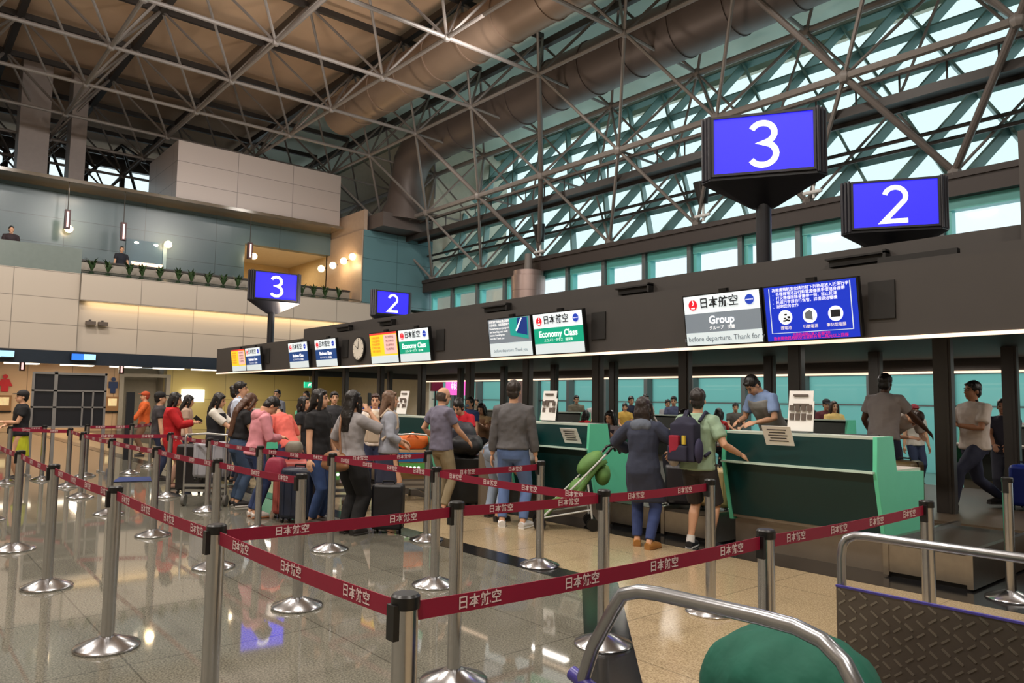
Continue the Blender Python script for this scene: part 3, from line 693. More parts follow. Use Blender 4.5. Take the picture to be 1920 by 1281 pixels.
# ------------------------------------------------------------------ barrier posts and belts
maroon=M('maroon_webbing',(140,14,50),.55,var=.08,scale=30); belt_ink=M('belt_print',(226,205,205),.6)
def make_post():
    t=thing('barrier_post','','barrier post',(0,0,0))
    MB().lathe([(.185,0),(.188,.012),(.18,.022),(.06,.068),(.045,.075)],n=36).build('base',chrome,t)
    MB().lathe([(.038,.06),(.038,.945)],n=24).build('pole',chrome,t)
    MB().lathe([(.042,.94),(.043,.945),(.043,.975),(.036,.982)],n=24).build('cap',blackp,t)
    MB().bb(-.02,.02,.034,.052,.855,.955).build('belt_cassette',blackp,t)
    return t
POSTS={1:(1.91,-1.22),2:(3.43,-1.19),3:(5.2,-1.17),4:(7.08,-1.13),5:(8.95,-1.13),6:(3.44,-2.52),7:(3.36,-3.64),8:(3.37,-4.82),9:(1.89,-3.13),10:(1.88,-4.91),
 11:(5.35,-2.47),12:(7.12,-3.62),13:(5.28,-3.65),14:(7.0,-4.72),15:(5.30,-4.86),16:(8.6,-3.45),17:(7.02,-2.42),18:(10.5,-3.5),19:(12.3,-3.5),20:(8.98,-2.42),21:(10.93,-2.39),
 22:(12.9,-2.42),23:(14.5,-2.52),24:(15.6,-1.8),25:(15.9,-2.35),26:(16.2,-3.1),27:(13.2,-1.1),28:(15.4,-1.15),29:(11.2,-1.12),30:(16.3,-3.9),31:(2.1,-7.12),32:(17.6,-4.6)}
PLAB={1:'nearest steel barrier post, front centre of the picture',2:'steel post where three maroon belts meet at left foreground',3:'steel post in the outer row, two behind the nearest post',4:'steel post in the outer row, three behind the nearest post',5:'steel post in the outer row, four behind the nearest post',
 6:'steel post between two belts just right of the nearest post',7:'steel post where two belts cross in front of the stroller',8:'steel post in front of the green shirt man',9:'steel post behind the front baggage cart rail',10:'steel post before the nearest conveyor',
 11:'steel post with the round base left of the nearest post',12:'steel post left of the woman with the brown bag',13:'steel post left of the black bags with belts on three sides',14:'steel post at the end of the belt beside the bald man',15:'steel post in front of the grey sweater man',
 16:'steel post in front of the pink hoodie',17:'steel post left of the woman with long brown hair',18:'steel post left of the silver suitcase',19:'steel post beside the red coat woman',20:'steel post left of the black suitcase',21:'steel post before the blue floor mat',
 22:'steel post at the right foot of the black board',23:'steel post at the left foot of the black board',24:'far steel post left of the black board',25:'far steel post beside the yellow skirt',26:'far steel post behind the black board',27:'outer-row steel post at the left picture edge, second',28:'outer-row steel post at the left picture edge, farthest',29:'outer-row steel post at the left picture edge, nearest',30:'far steel post by the orange jacket',31:'steel post base at the right picture edge',32:'farthest steel post near the lift opening'}
pp=make_post()
for i,(k,(x,y)) in enumerate(POSTS.items()):
    o=pp if i==0 else dup(pp); o.location=(x,y,0); o.rotation_euler=(0,0,0); o['label']=PLAB[k]; o['group']='belt barrier posts'
BZ=.925; BH=.056
def barrier_belt(a,b,label,za=BZ,zb=BZ,n=10,flip=False,reps=None):
    A=Vector(POSTS[a] if not isinstance(a,tuple) else a).to_3d(); B=Vector(POSTS[b] if not isinstance(b,tuple) else b).to_3d()
    d=(B-A); L=d.length; d.normalize(); A=A+d*.045; B=B-d*.045; L=(B-A).length
    mb=MB(); vs=[]
    nrm=Vector((-d.y,d.x,0))
    sag=.012*L/2
    for i in range(n+1):
        t=i/n; p=A.lerp(B,t); z=za+(zb-za)*t-4*sag*t*(1-t)
        for dz in (BH/2,-BH/2): vs.append((p.x,p.y,z+dz))
    mb.add(vs,[(2*i,2*i+1,2*i+3,2*i+2) for i in range(n)])
    o=mb.build('barrier_belt',maroon,None,0)
    md=o.modifiers.new('thick','SOLIDIFY'); md.thickness=.003; md.offset=0
    tag(o,label,'barrier belt','maroon barrier belts')
    # printed characters on both faces
    reps=reps or max(2,int(L/.42))
    for i in range(reps):
        t=(i+.5)/reps; p=A.lerp(B,t); z=za+(zb-za)*t-4*sag*t*(1-t)
        for sg in (1,-1):
            X=d*sg; N=Vector((d.y,-d.x,0))*sg; q=p+N*.0035
            text('日本航空',belt_ink,.044,Matrix(((X.x,0,N.x,q.x),(X.y,0,N.y,q.y),(0,1,0,z),(0,0,0,1))),o,'lettering','CENTER',.0008)
for a,b,l in ((1,2,'maroon belt from the nearest post back to the left foreground post'),(2,3,'maroon belt between the two left foreground posts'),(3,4,'maroon belt in the outer row, third from the front'),(4,5,'maroon belt in the outer row, fourth from the front'),
 (5,29,'maroon belt in the outer row at the left picture edge'),(29,27,'far maroon belt in the outer row beyond the picture edge post'),(27,28,'farthest maroon belt of the outer row'),(2,6,'long maroon belt across the centre under the black suitcase'),(6,7,'maroon belt below the grey sweater man shoes'),(1,9,'broad maroon belt from the nearest post to the cart'),(9,10,'maroon belt from the cart towards the conveyor'),
 (7,8,'maroon belt in front of the navy coat woman'),(13,7,'maroon belt crossing from the black bags to the stroller'),(13,15,'maroon belt in front of the light jeans'),(12,13,'maroon belt below the brown handbag'),(12,14,'maroon belt in front of the box trolley'),
 (11,17,'maroon belt in front of the salmon suitcase'),(17,20,'maroon belt in front of the silver suitcase'),(20,21,'maroon belt left of the black suitcase'),(21,22,'maroon belt in the second row below the black board'),
 (16,12,'maroon belt in front of the black tee woman'),(16,18,'maroon belt below the long brown hair woman'),(18,19,'maroon belt between silver suitcase and red coat'),(23,22,'maroon belt under the black board'),(24,23,'maroon belt left of the black board'),(25,24,'far maroon belt across the yellow skirt'),(22,19,'far maroon belt right of the black board'),(26,30,'far maroon belt in front of the orange jacket'),(30,32,'farthest maroon belt by the lift opening')):
    barrier_belt(a,b,l)
# ------------------------------------------------------------------ foreground baggage carts
tubem=M('cart_tube',(158,160,164),.28,.9,var=.12,scale=10); purple=M('purple_sleeve',(72,66,150),.35)
def arc(c,r,a0,a1,u,v,n=6): return [Vector(c)+Vector(u)*r*math.cos(a0+(a1-a0)*i/n)+Vector(v)*r*math.sin(a0+(a1-a0)*i/n) for i in range(n+1)]
t=thing('baggage_cart','nearest baggage cart with a bent steel push bar, green jacket lying behind it','baggage cart',(1.2,-2.0,0))
def L(*p): return Vector(p)-Vector((1.2,-2.0,0))
pts=[L(1.70,-1.72,.62),L(1.63,-1.72,.80)]+[L(1.56,-1.74,.93),L(1.53,-1.745,.975),L(1.47,-1.75,.995),L(1.40,-1.755,1.0)]+[L(1.10,-1.78,1.0),L(1.0,-1.785,.997),L(.92,-1.77,.985),L(.86,-1.75,.955),L(.82,-1.74,.90),L(.80,-1.72,.80),L(.80,-1.72,.62)]
MB().tube(pts,.021,14).build('push_bar',tubem,t,80)
MB().tube([L(1.72,-1.72,.70),L(1.58,-1.72,.66),L(1.30,-1.70,.60)],.022,12).build('brake_bar',purple,t,80)
for x in (1.70,.80): MB().cone(L(x,-1.72,.62),L(x,-1.85,.18),.02,.02,10).build('upright',tubem,t)
MB().bb(-.4,.5,-.75,.2,.16,.2).build('platform',tubem,t)
for x,y in ((-.35,.15),(.45,.15),(.05,-.7)): MB().cone((x-.02,y,.08),(x+.02,y,.08),.08,.08,16).build('wheel',blackp,t)
MB().bb(-.35,.5,-.62,-.58,.2,.60).build('front_rack',tubem,t)
c=tag(MB().bb(-.24,.22,-.15,.15,0,.50).build('travel_case',blackp,None,35,.03),'black travel case under the green jacket on the nearest cart','suitcase'); c.location=(1.2,-2.12,.202)
# green jacket: a draped lump with folds
mb=MB(); n=28; m=14; vs=[]
for i in range(m+1):
    ph=(math.pi/2)*i/m
    for k in range(n):
        th=2*math.pi*k/n
        wv=1+.05*math.sin(5*th+1)+.03*math.sin(9*th+3*ph)
        z=.20*math.cos(ph)+.012*math.sin(7*th+6*ph)*math.sin(ph)
        vs.append((.27*wv*math.sin(ph)*math.cos(th), .20*wv*math.sin(ph)*math.sin(th), z-(.16 if i==m else 0)))
mb.add(vs,[(i*n+k,(i+1)*n+k,(i+1)*n+(k+1)%n,i*n+(k+1)%n) for i in range(m) for k in range(n)])
o=mb.build('jacket',M('green_fabric',(0,84,66),.75,var=.2,scale=9,bump=.5),None,80); o.location=(1.20,-2.12,.69); o.rotation_euler=(0,0,R(10))
md=o.modifiers.new('s','SOLIDIFY'); md.thickness=.012
tag(o,'dark green folded jacket lying on the nearest baggage cart','jacket')
t=thing('baggage_cart','second baggage cart with a diamond tread plate under its push bar','baggage cart',(1.1,-3.4,0))
def L(*p): return Vector(p)-Vector((1.1,-3.4,0))
pts=[L(1.575,-3.20,.30),L(1.575,-3.20,.90)]+[L(1.57,-3.205,.95),L(1.555,-3.21,.98),L(1.52,-3.215,.997),L(1.47,-3.22,1.0)]+[L(.75,-3.25,1.0),L(.68,-3.25,.99),L(.64,-3.25,.95),L(.63,-3.25,.88),L(.63,-3.25,.30)]
MB().tube(pts,.019,14).build('push_bar',tubem,t,80)
pl=MB().bb(-.50,.485,.222,.23,.25,.78)
pl.build('tread_plate',M('tread_steel',(120,112,105),.35,.8,var=.15,scale=8),t)
pl=MB()
for i in range(22):
    for j in range(12):
        x=-.475+.0445*i; z=.275+.0425*j+(.021 if i%2 else 0)
        if z<.765: pl.box((x,.2315,z),(.036,.006,.008),mat=Matrix.Rotation(R(38 if (i+j)%2 else -38),4,'Y'))
tag(pl.build('diamond_tread',M('tread_ridge',(165,158,148),.3,.85,var=.1),t),kind='stuff')
MB().bb(-.5,.485,.22,.236,.78,.788).build('plate_edge',purple,t)
MB().bb(-.5,.49,-.6,.2,.16,.2).build('platform',tubem,t)
for x,y in ((-.45,.15),(.45,.15),(0,-.55)): MB().cone((x-.02,y,.08),(x+.02,y,.08),.08,.08,16).build('wheel',blackp,t)
# ------------------------------------------------------------------ luggage
def suitcase(x,y,rz,w,d,h,c,label,z=0,handle=True,rough=.4,ribs=0,soft=False):
    t=thing('suitcase',label,'suitcase',(x,y,z),rz)
    m=M('case_%d_%d_%d'%c,c,rough,var=.12,scale=8)
    MB().bb(-w/2,w/2,-d/2,d/2,.05,h).build('shell',m,t,60,.05 if not soft else .03)
    for i in range(ribs): MB().bb(-w/2+w*(i+.7)/(ribs+.4)-.012,-w/2+w*(i+.7)/(ribs+.4)+.012,d/2-.004,d/2+.008,.1,h-.05).build('rib',m,t)
    MB().bb(-w/2-.004,w/2+.004,-.008,.008,.06,h-.01).build('zip_seam',M('zip_dark',(40,38,40),.5),t)
    for sx in (-1,1):
        for sy in (-1,1): MB().cone((sx*(w/2-.05)-.012,sy*(d/2-.04),.03),(sx*(w/2-.05)+.012,sy*(d/2-.04),.03),.03,.03,12).build('wheel',blackp,t)
    MB().tube([(-.07,0,h-.01),(-.065,0,h+.03),(.065,0,h+.03),(.07,0,h-.01)],.011,8).build('grip',blackp,t)
    if handle: MB().tube([(-.09,-d/4,h),(-.09,-d/4,h+.28),(.09,-d/4,h+.28),(.09,-d/4,h)],.009,8).build('pull_handle',alum,t)
    return t
V=R(-40)
suitcase(7.66,-4.62,V+R(90),.36,.24,.56,(24,24,27),'small black soft suitcase standing beside the woman with the brown bag',handle=False,soft=True)
suitcase(8.93,-4.10,V+R(80),.44,.27,.68,(26,34,54),'glossy dark navy suitcase behind the belt beside the black tee woman',ribs=4,handle=False)
suitcase(9.36,-4.20,V+R(95),.46,.28,.74,(196,98,90),'salmon pink hard suitcase in front of the pink hoodie',ribs=5,handle=False)
suitcase(12.55,-3.92,V+R(90),.44,.28,.78,(26,22,24),'tall black suitcase beside the red coat woman',handle=False)
suitcase(8.88,-6.66,V+R(90),.50,.30,.74,(22,24,26),'large black suitcase behind the belt near the bald man',handle=False)
suitcase(8.32,-6.62,V+R(80),.20,.42,.86,(118,106,92),'upright taupe hard case beside the black bags',handle=False)
CRUMPLE=[]
def bag(name,label,cat,x,y,z,r,c,rz=0,straps=(),mat=None):
    t=thing(name,label,cat,(x,y,z),rz)
    m=M('bag_%d_%d_%d'%c,c,.55,var=.2,scale=10,bump=.3)
    mb=MB(); vs=[];n=20;mm=12
    mb.ell((0,0,r[2]),r,None,40,26) if name=='duffel_bag' else mb.ell((0,0,r[2]),r,None,n,mm)
    for i,v in enumerate(mb.v):
        f=1+.05*math.sin(7*v[0]/r[0])+.04*math.sin(6*v[2]/r[2]+2)
        s=lambda a,b: math.copysign(abs(a/b)**.62,a)*b
        q=(v[0]/r[0],v[1]/r[1],(v[2]-r[2])/r[2]); l=max(1e-6,math.sqrt(q[0]**2+q[1]**2+q[2]**2)); 
        mb.v[i]=(math.copysign(abs(q[0])**.6,q[0])*r[0]*f, math.copysign(abs(q[1])**.6,q[1])*r[1]*f, r[2]+math.copysign(abs(q[2])**.6,q[2])*r[2])
    bo=mb.build('body',m,t,80)
    if name=='duffel_bag': CRUMPLE.append(bo)
    for p in straps: MB().tube(p,.013,8).build('strap',m,t,80)
    return t
bag('duffel_bag','crumpled dark bag on top of the black suitcase near the bald man','bag',8.88,-6.64,.80,(.27,.2,.10),(34,34,38),V)
bag('duffel_bag','big dark blue grey bag being opened by the red uniform woman','bag',9.3,-6.78,.86,(.30,.24,.16),(46,46,56),V)
suitcase(9.3,-6.78,V+R(90),.5,.34,.82,(30,30,34),'black suitcase under the opened blue grey bag',handle=False)
bag('pouch','small mint green fabric pouch beside the opened bag','pouch',8.95,-6.95,.30,(.14,.1,.09),(60,170,120),V)
bag('shoulder_bag','small red bag with white pattern hanging on the salmon suitcase','bag',9.12,-3.86,.50,(.09,.12,.15),(150,40,66),V)
bag('pouch','fuzzy grey round pouch resting on the salmon suitcase','pouch',9.36,-4.20,.80,(.10,.10,.09),(140,134,120),V)
# airport trolleys
def trolley(x,y,rz,label,panels=True,w=.58):
    t=thing('airport_trolley',label,'trolley',(x,y,0),rz)
    # local: front of the trolley (adverts) faces +Y
    for sx in (-1,1):
        MB().tube([(sx*w/2,.22,.12),(sx*w/2,.24,.95),(sx*w/2,.22,1.0)],.016,8).build('upright',alum,t,80)
    MB().tube([(-w/2,.22,1.0),(0,.22,1.02),(w/2,.22,1.0)],.015,8).build('push_bar',alum,t,80)
    b=MB()
    for i in range(7): b.cone((-w/2+w*i/6,.22,.30),(-w/2+w*i/6,-.55,.22),.009,.009,6)
    tag(b.build('rack',alum,t),None)
    f=MB(); f.bb(-w/2,w/2,.20,.24,.27,.31).bb(-w/2,w/2,.21,.23,.20,.235).build('front_rail',alum,t)
    for sx in (-1,1): MB().cone((sx*w/2-.02,.2,.08),(sx*w/2+.02,.2,.08),.08,.08,16).build('wheel',M('wheel_grey',(110,108,104),.4),t)
    MB().cone((-.02,-.5,.06),(.02,-.5,.06),.06,.06,16).build('wheel',M('wheel_grey',(110,108,104),.4),t)
    MB().tube([(-w/2,.2,.1),(-w/5,.0,.16),(0,-.5,.1)],.012,6).build('side_rail',alum,t)
    if panels:
        MB().bb(-w/2+.02,w/2-.02,.245,.255,.60,.74).build('blue_advert',M('advert_blue',(28,108,168),.4,var=.3,scale=14),t)
        o=MB().bb(-w/2+.02,w/2-.02,.245,.255,.44,.58).build('green_advert',M('advert_green',(92,172,84),.4,var=.2,scale=14),t)
        for i in range(5): MB().cone((.12-.06*i,.255,.51),(.12-.06*i,.262,.51),.022,.022,10).build('advert_dot',ink_w,o)
    return t
trolley(9.95,-6.38,R(58),'airport trolley with blue and green advert panels carrying a gift box')
t=thing('gift_box','beige gift box with a red ribbon band and emblem on the trolley','box',(9.97,-6.40,.33),R(58))
MB().bb(-.22,.22,-.1,.18,0,.44).build('carton',M('carton_beige',(206,168,120),.6),t)
r=MB().bb(-.22,.22,.181,.186,.30,.34).build('ribbon',redp,t); MB().cone((0,.185,.32),(0,.192,.32),.05,.05,14).build('emblem',redp,t)
bag('plastic_bag','orange and white plastic bag on top of the gift box','bag',9.97,-6.42,.78,(.25,.15,.12),(240,120,50),R(58),[[(-.1,.12,.15),(0,.18,.26),(.12,.12,.15)]])
trolley(11.15,-3.75,R(52),'airport trolley loaded with a silver suitcase, front wheel turned',False)
suitcase(11.15,-3.77,R(52),.50,.28,.56,(168,168,176),'silver hard suitcase lying on the airport trolley',z=.33,ribs=4,handle=False)
trolley(9.6,-5.0,R(56),'airport trolley with adverts behind the black tee woman')
bag('plastic_bag','white shopping bag on the trolley behind the black tee woman','bag',9.6,-5.03,.32,(.2,.13,.25),(196,190,178),R(56))
# stroller
t=thing('stroller','folding stroller with green fabric and black curved handles','stroller',(6.62,-6.62,0),R(50))
S=.5
gm=M('stroller_fabric',(98,140,74),.7,var=.3,scale=9,bump=.4); wt=M('stroller_tube',(200,202,200),.35)
for sy in (-1,1):
    MB().tube([(-.38,sy*.2,.92),(-.05,sy*.2,.58),(.42,sy*.2,.12)],.013,8).build('side_tube',wt,t,80)
    MB().tube([(-.22,sy*.2,.08),(-.16,sy*.2,.55)],.012,8).build('rear_tube',wt,t,80)
    MB().tube([(-.38,sy*.2,.92),(-.44,sy*.2,.99),(-.50,sy*.2,1.01),(-.53,sy*.2,.97),(-.55,sy*.2,.93)],.018,8).build('handle',blackp,t,80)
    for x in (-.22,.42):
        for q in (-1,1): MB().cone((x,sy*.2+q*.035-.012,.075),(x,sy*.2+q*.035+.012,.075),.075,.075,16).build('wheel',blackp,t)
    MB().tube([(-.2,sy*.2,.25),(.42,sy*.2,.14)],.01,8).build('strut',wt,t)
mb=MB(); n=10
P0=[(-.36,.86),(-.26,.80),(-.12,.62),(.0,.46),(.12,.38),(.30,.30),(.38,.18)]
vs=[(x+.02*math.sin(3*k),-.19+.38*k/6,z-.05*math.sin(math.pi*k/6)) for x,z in P0 for k in range(7)]
mb.add(vs,[(i*7+k,i*7+k+1,(i+1)*7+k+1,(i+1)*7+k) for i in range(6) for k in range(6)]); o=mb.build('seat_fabric',gm,t,80); md=o.modifiers.new('s','SOLIDIFY'); md.thickness=.05
b=MB(); b.ell((-.20,0,.80),(.20,.19,.10),Matrix.Rotation(R(42),3,'Y'),16,8).ell((-.05,.02,.50),(.13,.16,.10),Matrix.Rotation(R(42),3,'Y'),14,8).ell((.12,-.03,.36),(.16,.15,.06),Matrix.Rotation(R(35),3,'Y'),14,8); b.build('canopy_fabric',gm,t,80)
MB().ell((-.36,0,.66),(.10,.18,.14),None,14,8).build('rear_pouch',gm,t,80)
# luggage standing on the conveyors
suitcase(5.22,-7.55,R(10),.46,.26,.50,(176,150,104),'gold beige suitcase on the conveyor left of the green shirt man',z=.302,ribs=4)
suitcase(5.55,-7.42,R(20),.42,.28,.52,(26,24,30),'black suitcase on the conveyor behind the backpack',z=.302,handle=False)
suitcase(3.85,-9.45,R(0),.30,.44,.60,(122,104,66),'olive brown suitcase between counter and pillar at right',z=.302,ribs=3,handle=False)
suitcase(3.0,-10.9,R(0),.3,.4,.55,(28,52,150),'blue case low behind the white shirt porter',z=.302,handle=False)
suitcase(2.15,-11.2,R(0),.5,.4,.9,(24,24,28),'tall black case between the right pillars',z=.302,handle=False)
# ------------------------------------------------------------------ board, totem, mat and lobby fittings
t=thing('display_board','free-standing black display board with a grey grid frame','board',(16.8,-2.85,0))
bk=M('board_black',(24,26,32),.5); gr_=M('board_frame',(150,148,146),.4,.4)
MB().bb(.01,.03,-.62,.60,.92,1.95).build('panel',bk,t)
f=MB()
for y in (-.64,-.28+.0,.02,.24,.60): pass
for y0,y1,z0,z1 in ((-.66,-.62,.85,1.98),(.58,.62,.55,1.93),(.20,.26,.25,1.99),(-.66,.62,1.93,1.97),(-.66,.62,1.60,1.63),(-.66,.62,1.28,1.31),(-.66,.62,.90,.93)): f.bb(-.015,.03,y0,y1,z0,z1)
f.build('grid_frame',gr_,t)
for y0,y1 in ((-.26,-.23),(-.44,-.41)): MB().bb(-.015,.03,y0,y1,.92,1.61).build('divider',gr_,t)
for y in (-.64,.23,.6): MB().bb(-.03,.03,y-.03,y+.03,0,.93).bb(-.25,.25,y-.03,y+.03,0,.03).build('leg',gr_,t)
tag(MB().bb(19.78,19.86,-4.76,-4.58,0,1.62).build('totem_sign',bk),'slim black totem standing left of the orange jacket','sign')
tag(MB().quad((14.77,-3.25,.012),(14.60,-3.87,.012),(15.40,-4.05,.012),(15.56,-3.55,.012)).build('floor_mat',M('blue_mat',(44,60,112),.9,var=.2,scale=30,bump=.3)),'dark blue floor mat in the queue lane','mat')
for i,(y,c,l,sk) in enumerate(((-3.85,(196,36,52),'red woman pictogram on the lobby wall at the left edge',1),(-7.76,(28,52,100),'blue man pictogram on the lobby wall right of the black board',0))):
    t=thing('restroom_pictogram',l,'sign',(35.95,y,1.62)); m=M('picto_%d'%i,c,.5)
    b=MB(); b.cone((0,0,.60),(-.02,0,.60),.09,.09,16)
    if sk: b.prism([(-.13,.5),(.13,.5),(.26,.22),(.12,.22),(.12,0),(-.12,0),(-.12,.22),(-.26,.22)],'X',-.02,0)
    else: b.prism([(-.18,.5),(.18,.5),(.18,.22),(.1,.22),(.1,0),(-.1,0),(-.1,.22),(-.18,.22)],'X',-.02,0)
    b.build('figure',m,t)
    t=thing('direction_plate',l.replace('pictogram','restroom plan plate below the pictogram').split(' on ')[0]+(' at the left edge' if i==0 else ' right of the black board'),'sign',(35.95,y,.85))
    MB().bb(-.03,0,-.25,.25,0,.62).build('plate',M('plate_brown',(150,112,76),.5),t); MB().bb(-.04,-.03,-.17,.17,.22,.54).build('picture',M('plate_pic',(232,206,160),.5,emit=.4,var=.35,scale=12),t); MB().bb(-.04,0,-.27,.27,-.06,.0).build('base_strip',blackp,t)
tube_e=M('tube_lamp',(255,238,214),.4,emit=3.2,var=.02)
for i,y in enumerate((-4.2,-6.1,-7.9,-9.6,-11.2)):
    tag(MB().bb(34.2,34.9,y-.55,y+.55,2.70,2.79).build('ceiling_lamp',tube_e),'warm tube light on the lobby ceiling, %s from the left'%ordinal(i+1),'light','lobby tube lights')
hb=E('hanging_blue',(40,110,230),.9); hl=E('hanging_light_blue',(150,210,250),1.0)
for i,(y0,y1) in enumerate(((-2.45,-3.05),(-4.62,-5.30))):
    t=thing('hanging_sign','lit blue direction sign under the beige wall, %s'%('at the left edge' if i==0 else 'above the black board'),'sign',(27.15,(y0+y1)/2,2.62),0,'blue direction signs')
    MB().bb(-.02,.1,-.36,.36,0,.24).build('casing',blackp,t); MB().bb(-.03,-.02,.0,.34,.02,.22).build('blue_face',hb if i else hl,t); MB().bb(-.03,-.02,-.34,.0,.04,.22).build('pale_face',hl,t)
for i,(y,z) in enumerate(((-3.6,2.3),(-6.6,2.3))):
    t=thing('hanging_lantern','small dark vertical lantern sign hanging in the lobby, %s'%('left one' if i==0 else 'right one'),'sign',(29.5,y,z),0,'lobby lantern signs')
    MB().bb(-.06,.06,-.08,.08,0,.42).build('casing',M('lantern_dark',(70,34,38),.4),t); MB().bb(-.075,-.06,-.03,.03,.05,.37).build('light_slit',E('lantern_light',(255,205,200),1.2),t); MB().cone((0,0,.42),(0,0,.5),.012,.012,6).build('rod',darkst,t)
t=tag(MB().bb(35.85,35.98,-11.6,-10.6,1.28,1.85).build('lit_panel',E('lit_panel',(250,250,240),1.6)),'bright white lit panel on the yellow lobby wall','light panel')
t=thing('exit_sign','green lit running figure exit sign seen under the canopy','sign',(32.0,-15.0,2.0),0)
MB().bb(-.02,.06,-.26,.26,0,.26).build('face',E('exit_green',(40,190,140),1.0),t); MB().cone((.02,0,.26),(.02,0,.8),.015,.015,6).build('rod',darkst,t)
b=MB(); b.add([(-.025,y,z) for y,z in ((.10,.05),(.0,.12),(-.08,.06),(-.02,.14),(-.08,.2),(.02,.21),(.08,.15))],[(0,1,2,3,4,5,6)]); b.build('figure',ink_w,t,0)
t=thing('hanging_sign','pink lit sign with white characters behind the bald man','sign',(22.0,-16.0,1.72),0)
MB().bb(-.02,.06,-.45,.45,0,.62).build('face',E('pink_face',(236,96,190),1.0),t); text('報到',ink_w,.3,Matrix(((0,0,-1,-.03),(-1,0,0,0),(0,1,0,.31),(0,0,0,1))),t); MB().cone((.1,0,-1.72),(.1,0,.6),.03,.03,8).build('pole',darkst,t)
t=thing('hanging_sign','small dark red sign left of the pink sign','sign',(22.6,-15.55,1.85),0); MB().bb(-.02,.06,-.25,.25,0,.42).build('face',M('dark_red_face',(110,24,40),.5),t); MB().cone((.1,0,-1.85),(.1,0,.4),.03,.03,8).build('pole',darkst,t)
# twin lights on the beige wall
for i,y in enumerate((-5.12,-5.48)):
    t=thing('wall_spotlight','small dark spotlight on the beige wall, %s of the pair'%('left' if i==0 else 'right'),'light',(27.4,y,3.86),0,'twin wall spotlights')
    MB().bb(-.22,-.06,-.14,.14,-.06,.06).build('lamp_housing',M('spot_dark',(86,74,64),.5),t); MB().bb(-.08,0,-.03,.03,.0,.12).build('arm',darkst,t)
# balcony: globe lamps, lantern banners, window recess, planter
globe=M('globe_lamp',(255,214,150),.4,emit=9.0,var=.02)
def pl(name,loc,e,c=(1,.72,.4)):
    d=bpy.data.lights.new(name,'POINT'); d.energy=e; d.color=c; d.shadow_soft_size=.14; o=bpy.data.objects.new(name,d); col.objects.link(o); o.location=loc
glb=[(30.75,-4.9,7.52,'globe lamp on the blue grey wall, leftmost'),(30.75,-8.3,7.45,'globe lamp on the blue grey wall right of the window recess'),(30.75,-11.7,7.45,'globe lamp at the corner of the balcony opening')]
for i,(x,y,z,l) in enumerate(glb):
    t=thing('wall_lamp',l,'lamp',(x,y,z),0,'warm globe lamps'); MB().ell((0,0,0),(.14,.14,.14)).build('globe',globe,t,80); MB().cone((0,0,0),(.25,0,.05),.03,.03,8).build('bracket',darkst,t); pl('globe_light',(x-.22,y,z),26)
for i,(y,z) in enumerate(((-14.5,7.2),(-14.8,7.32),(-15.05,7.48),(-15.2,7.62))):
    t=thing('wall_lamp','warm globe lamp in the row on the tower side, %s from the left'%ordinal(i+1),'lamp',(30.2-.5*i,y,z),0,'row of globe lamps'); MB().ell((0,0,0),(.15,.15,.15)).build('globe',globe,t,80); MB().cone((0,0,0),(0,-.2,.05),.03,.03,8).build('bracket',darkst,t)
pl('globe_light',(29.4,-14.7,7.4),40)
for i,(y,z) in enumerate(((-4.7,7.6),(-6.5,7.45),(-11.2,7.4))):
    t=thing('hanging_lantern','slim dark red lantern hanging before the balcony wall, %s from the left'%ordinal(i+1),'lantern',(29.9,y,z),0,'balcony lantern signs')
    MB().bb(-.08,.08,-.09,.09,-.25,.42).build('casing',M('lantern_dark',(70,34,38),.4),t); MB().bb(-.095,-.08,-.03,.03,-.2,.35).build('light_slit',E('lantern_light',(255,205,200),1.2),t); MB().cone((0,0,.42),(0,0,8.98-z),.015,.015,6).build('rod',darkst,t)
t=thing('window_recess','lit shop window recess in the blue grey balcony wall','shop window',(31.0,-7.55,6.5),0)
MB().bb(-.06,.02,-.75,.70,-.5,1.0).build('dark_opening',M('recess_blue',(62,96,112),.3),t); MB().bb(-.10,-.06,-.62,.50,.02,.14).build('counter_light',E('counter_light',(255,214,180),1.6),t)
for y in (-.35,.35): MB().ell((-.1,y,.88),(.03,.09,.05)).build('downlight',tube_e,t,80)
MB().bb(-.1,-.06,-.75,-.62,-.5,1.0).build('jamb',M('recess_jamb',(150,176,186),.4),t)
t=thing('planter','long planter ledge along the balcony front full of soil','planter',(28.35,-10.0,5.3),0); MB().bb(-.38,.45,-5.15,5.2,0,.38).build('soil',M('soil_dark',(58,60,52),.9,var=.4,scale=8,bump=.5),t)
leafm=M('fern_leaf',(52,78,40),.6,var=.35,scale=6)
def fern(seed):
    random.seed(seed); mb=MB()
    for i in range(26):
        a=random.uniform(0,6.28); l=random.uniform(.16,.25); h=random.uniform(.25,.5)
        p=[Vector((0,0,0)),Vector((math.cos(a)*l*.5,math.sin(a)*l*.5,h*.8)),Vector((math.cos(a)*l,math.sin(a)*l,h))]
        s=Vector((-math.sin(a),math.cos(a),0))
        mb.add([p[0]-s*.02,p[0]+s*.02,p[1]+s*.035,p[1]-s*.035,p[2]],[(0,1,2,3),(3,2,4)])
    return mb
fm=[fern(k).mesh('foliage',leafm,0) for k in range(3)]
for i,y in enumerate((-5.25,-5.75,-6.42,-6.84,-7.42,-8.05,-8.5,-9.1,-9.65,-10.2,-10.8,-12.3,-12.8,-13.3,-13.8,-14.4)):
    o=bpy.data.objects.new('balcony_plant',fm[i%3]); col.objects.link(o); o.location=(28.3,y,5.69); o.rotation_euler=(0,0,i*1.3)
    tag(o,'small spiky green plant in the balcony planter, %s from the left'%(ordinal(i+1) if i<15 else 'last'),'plant','balcony planter plants')
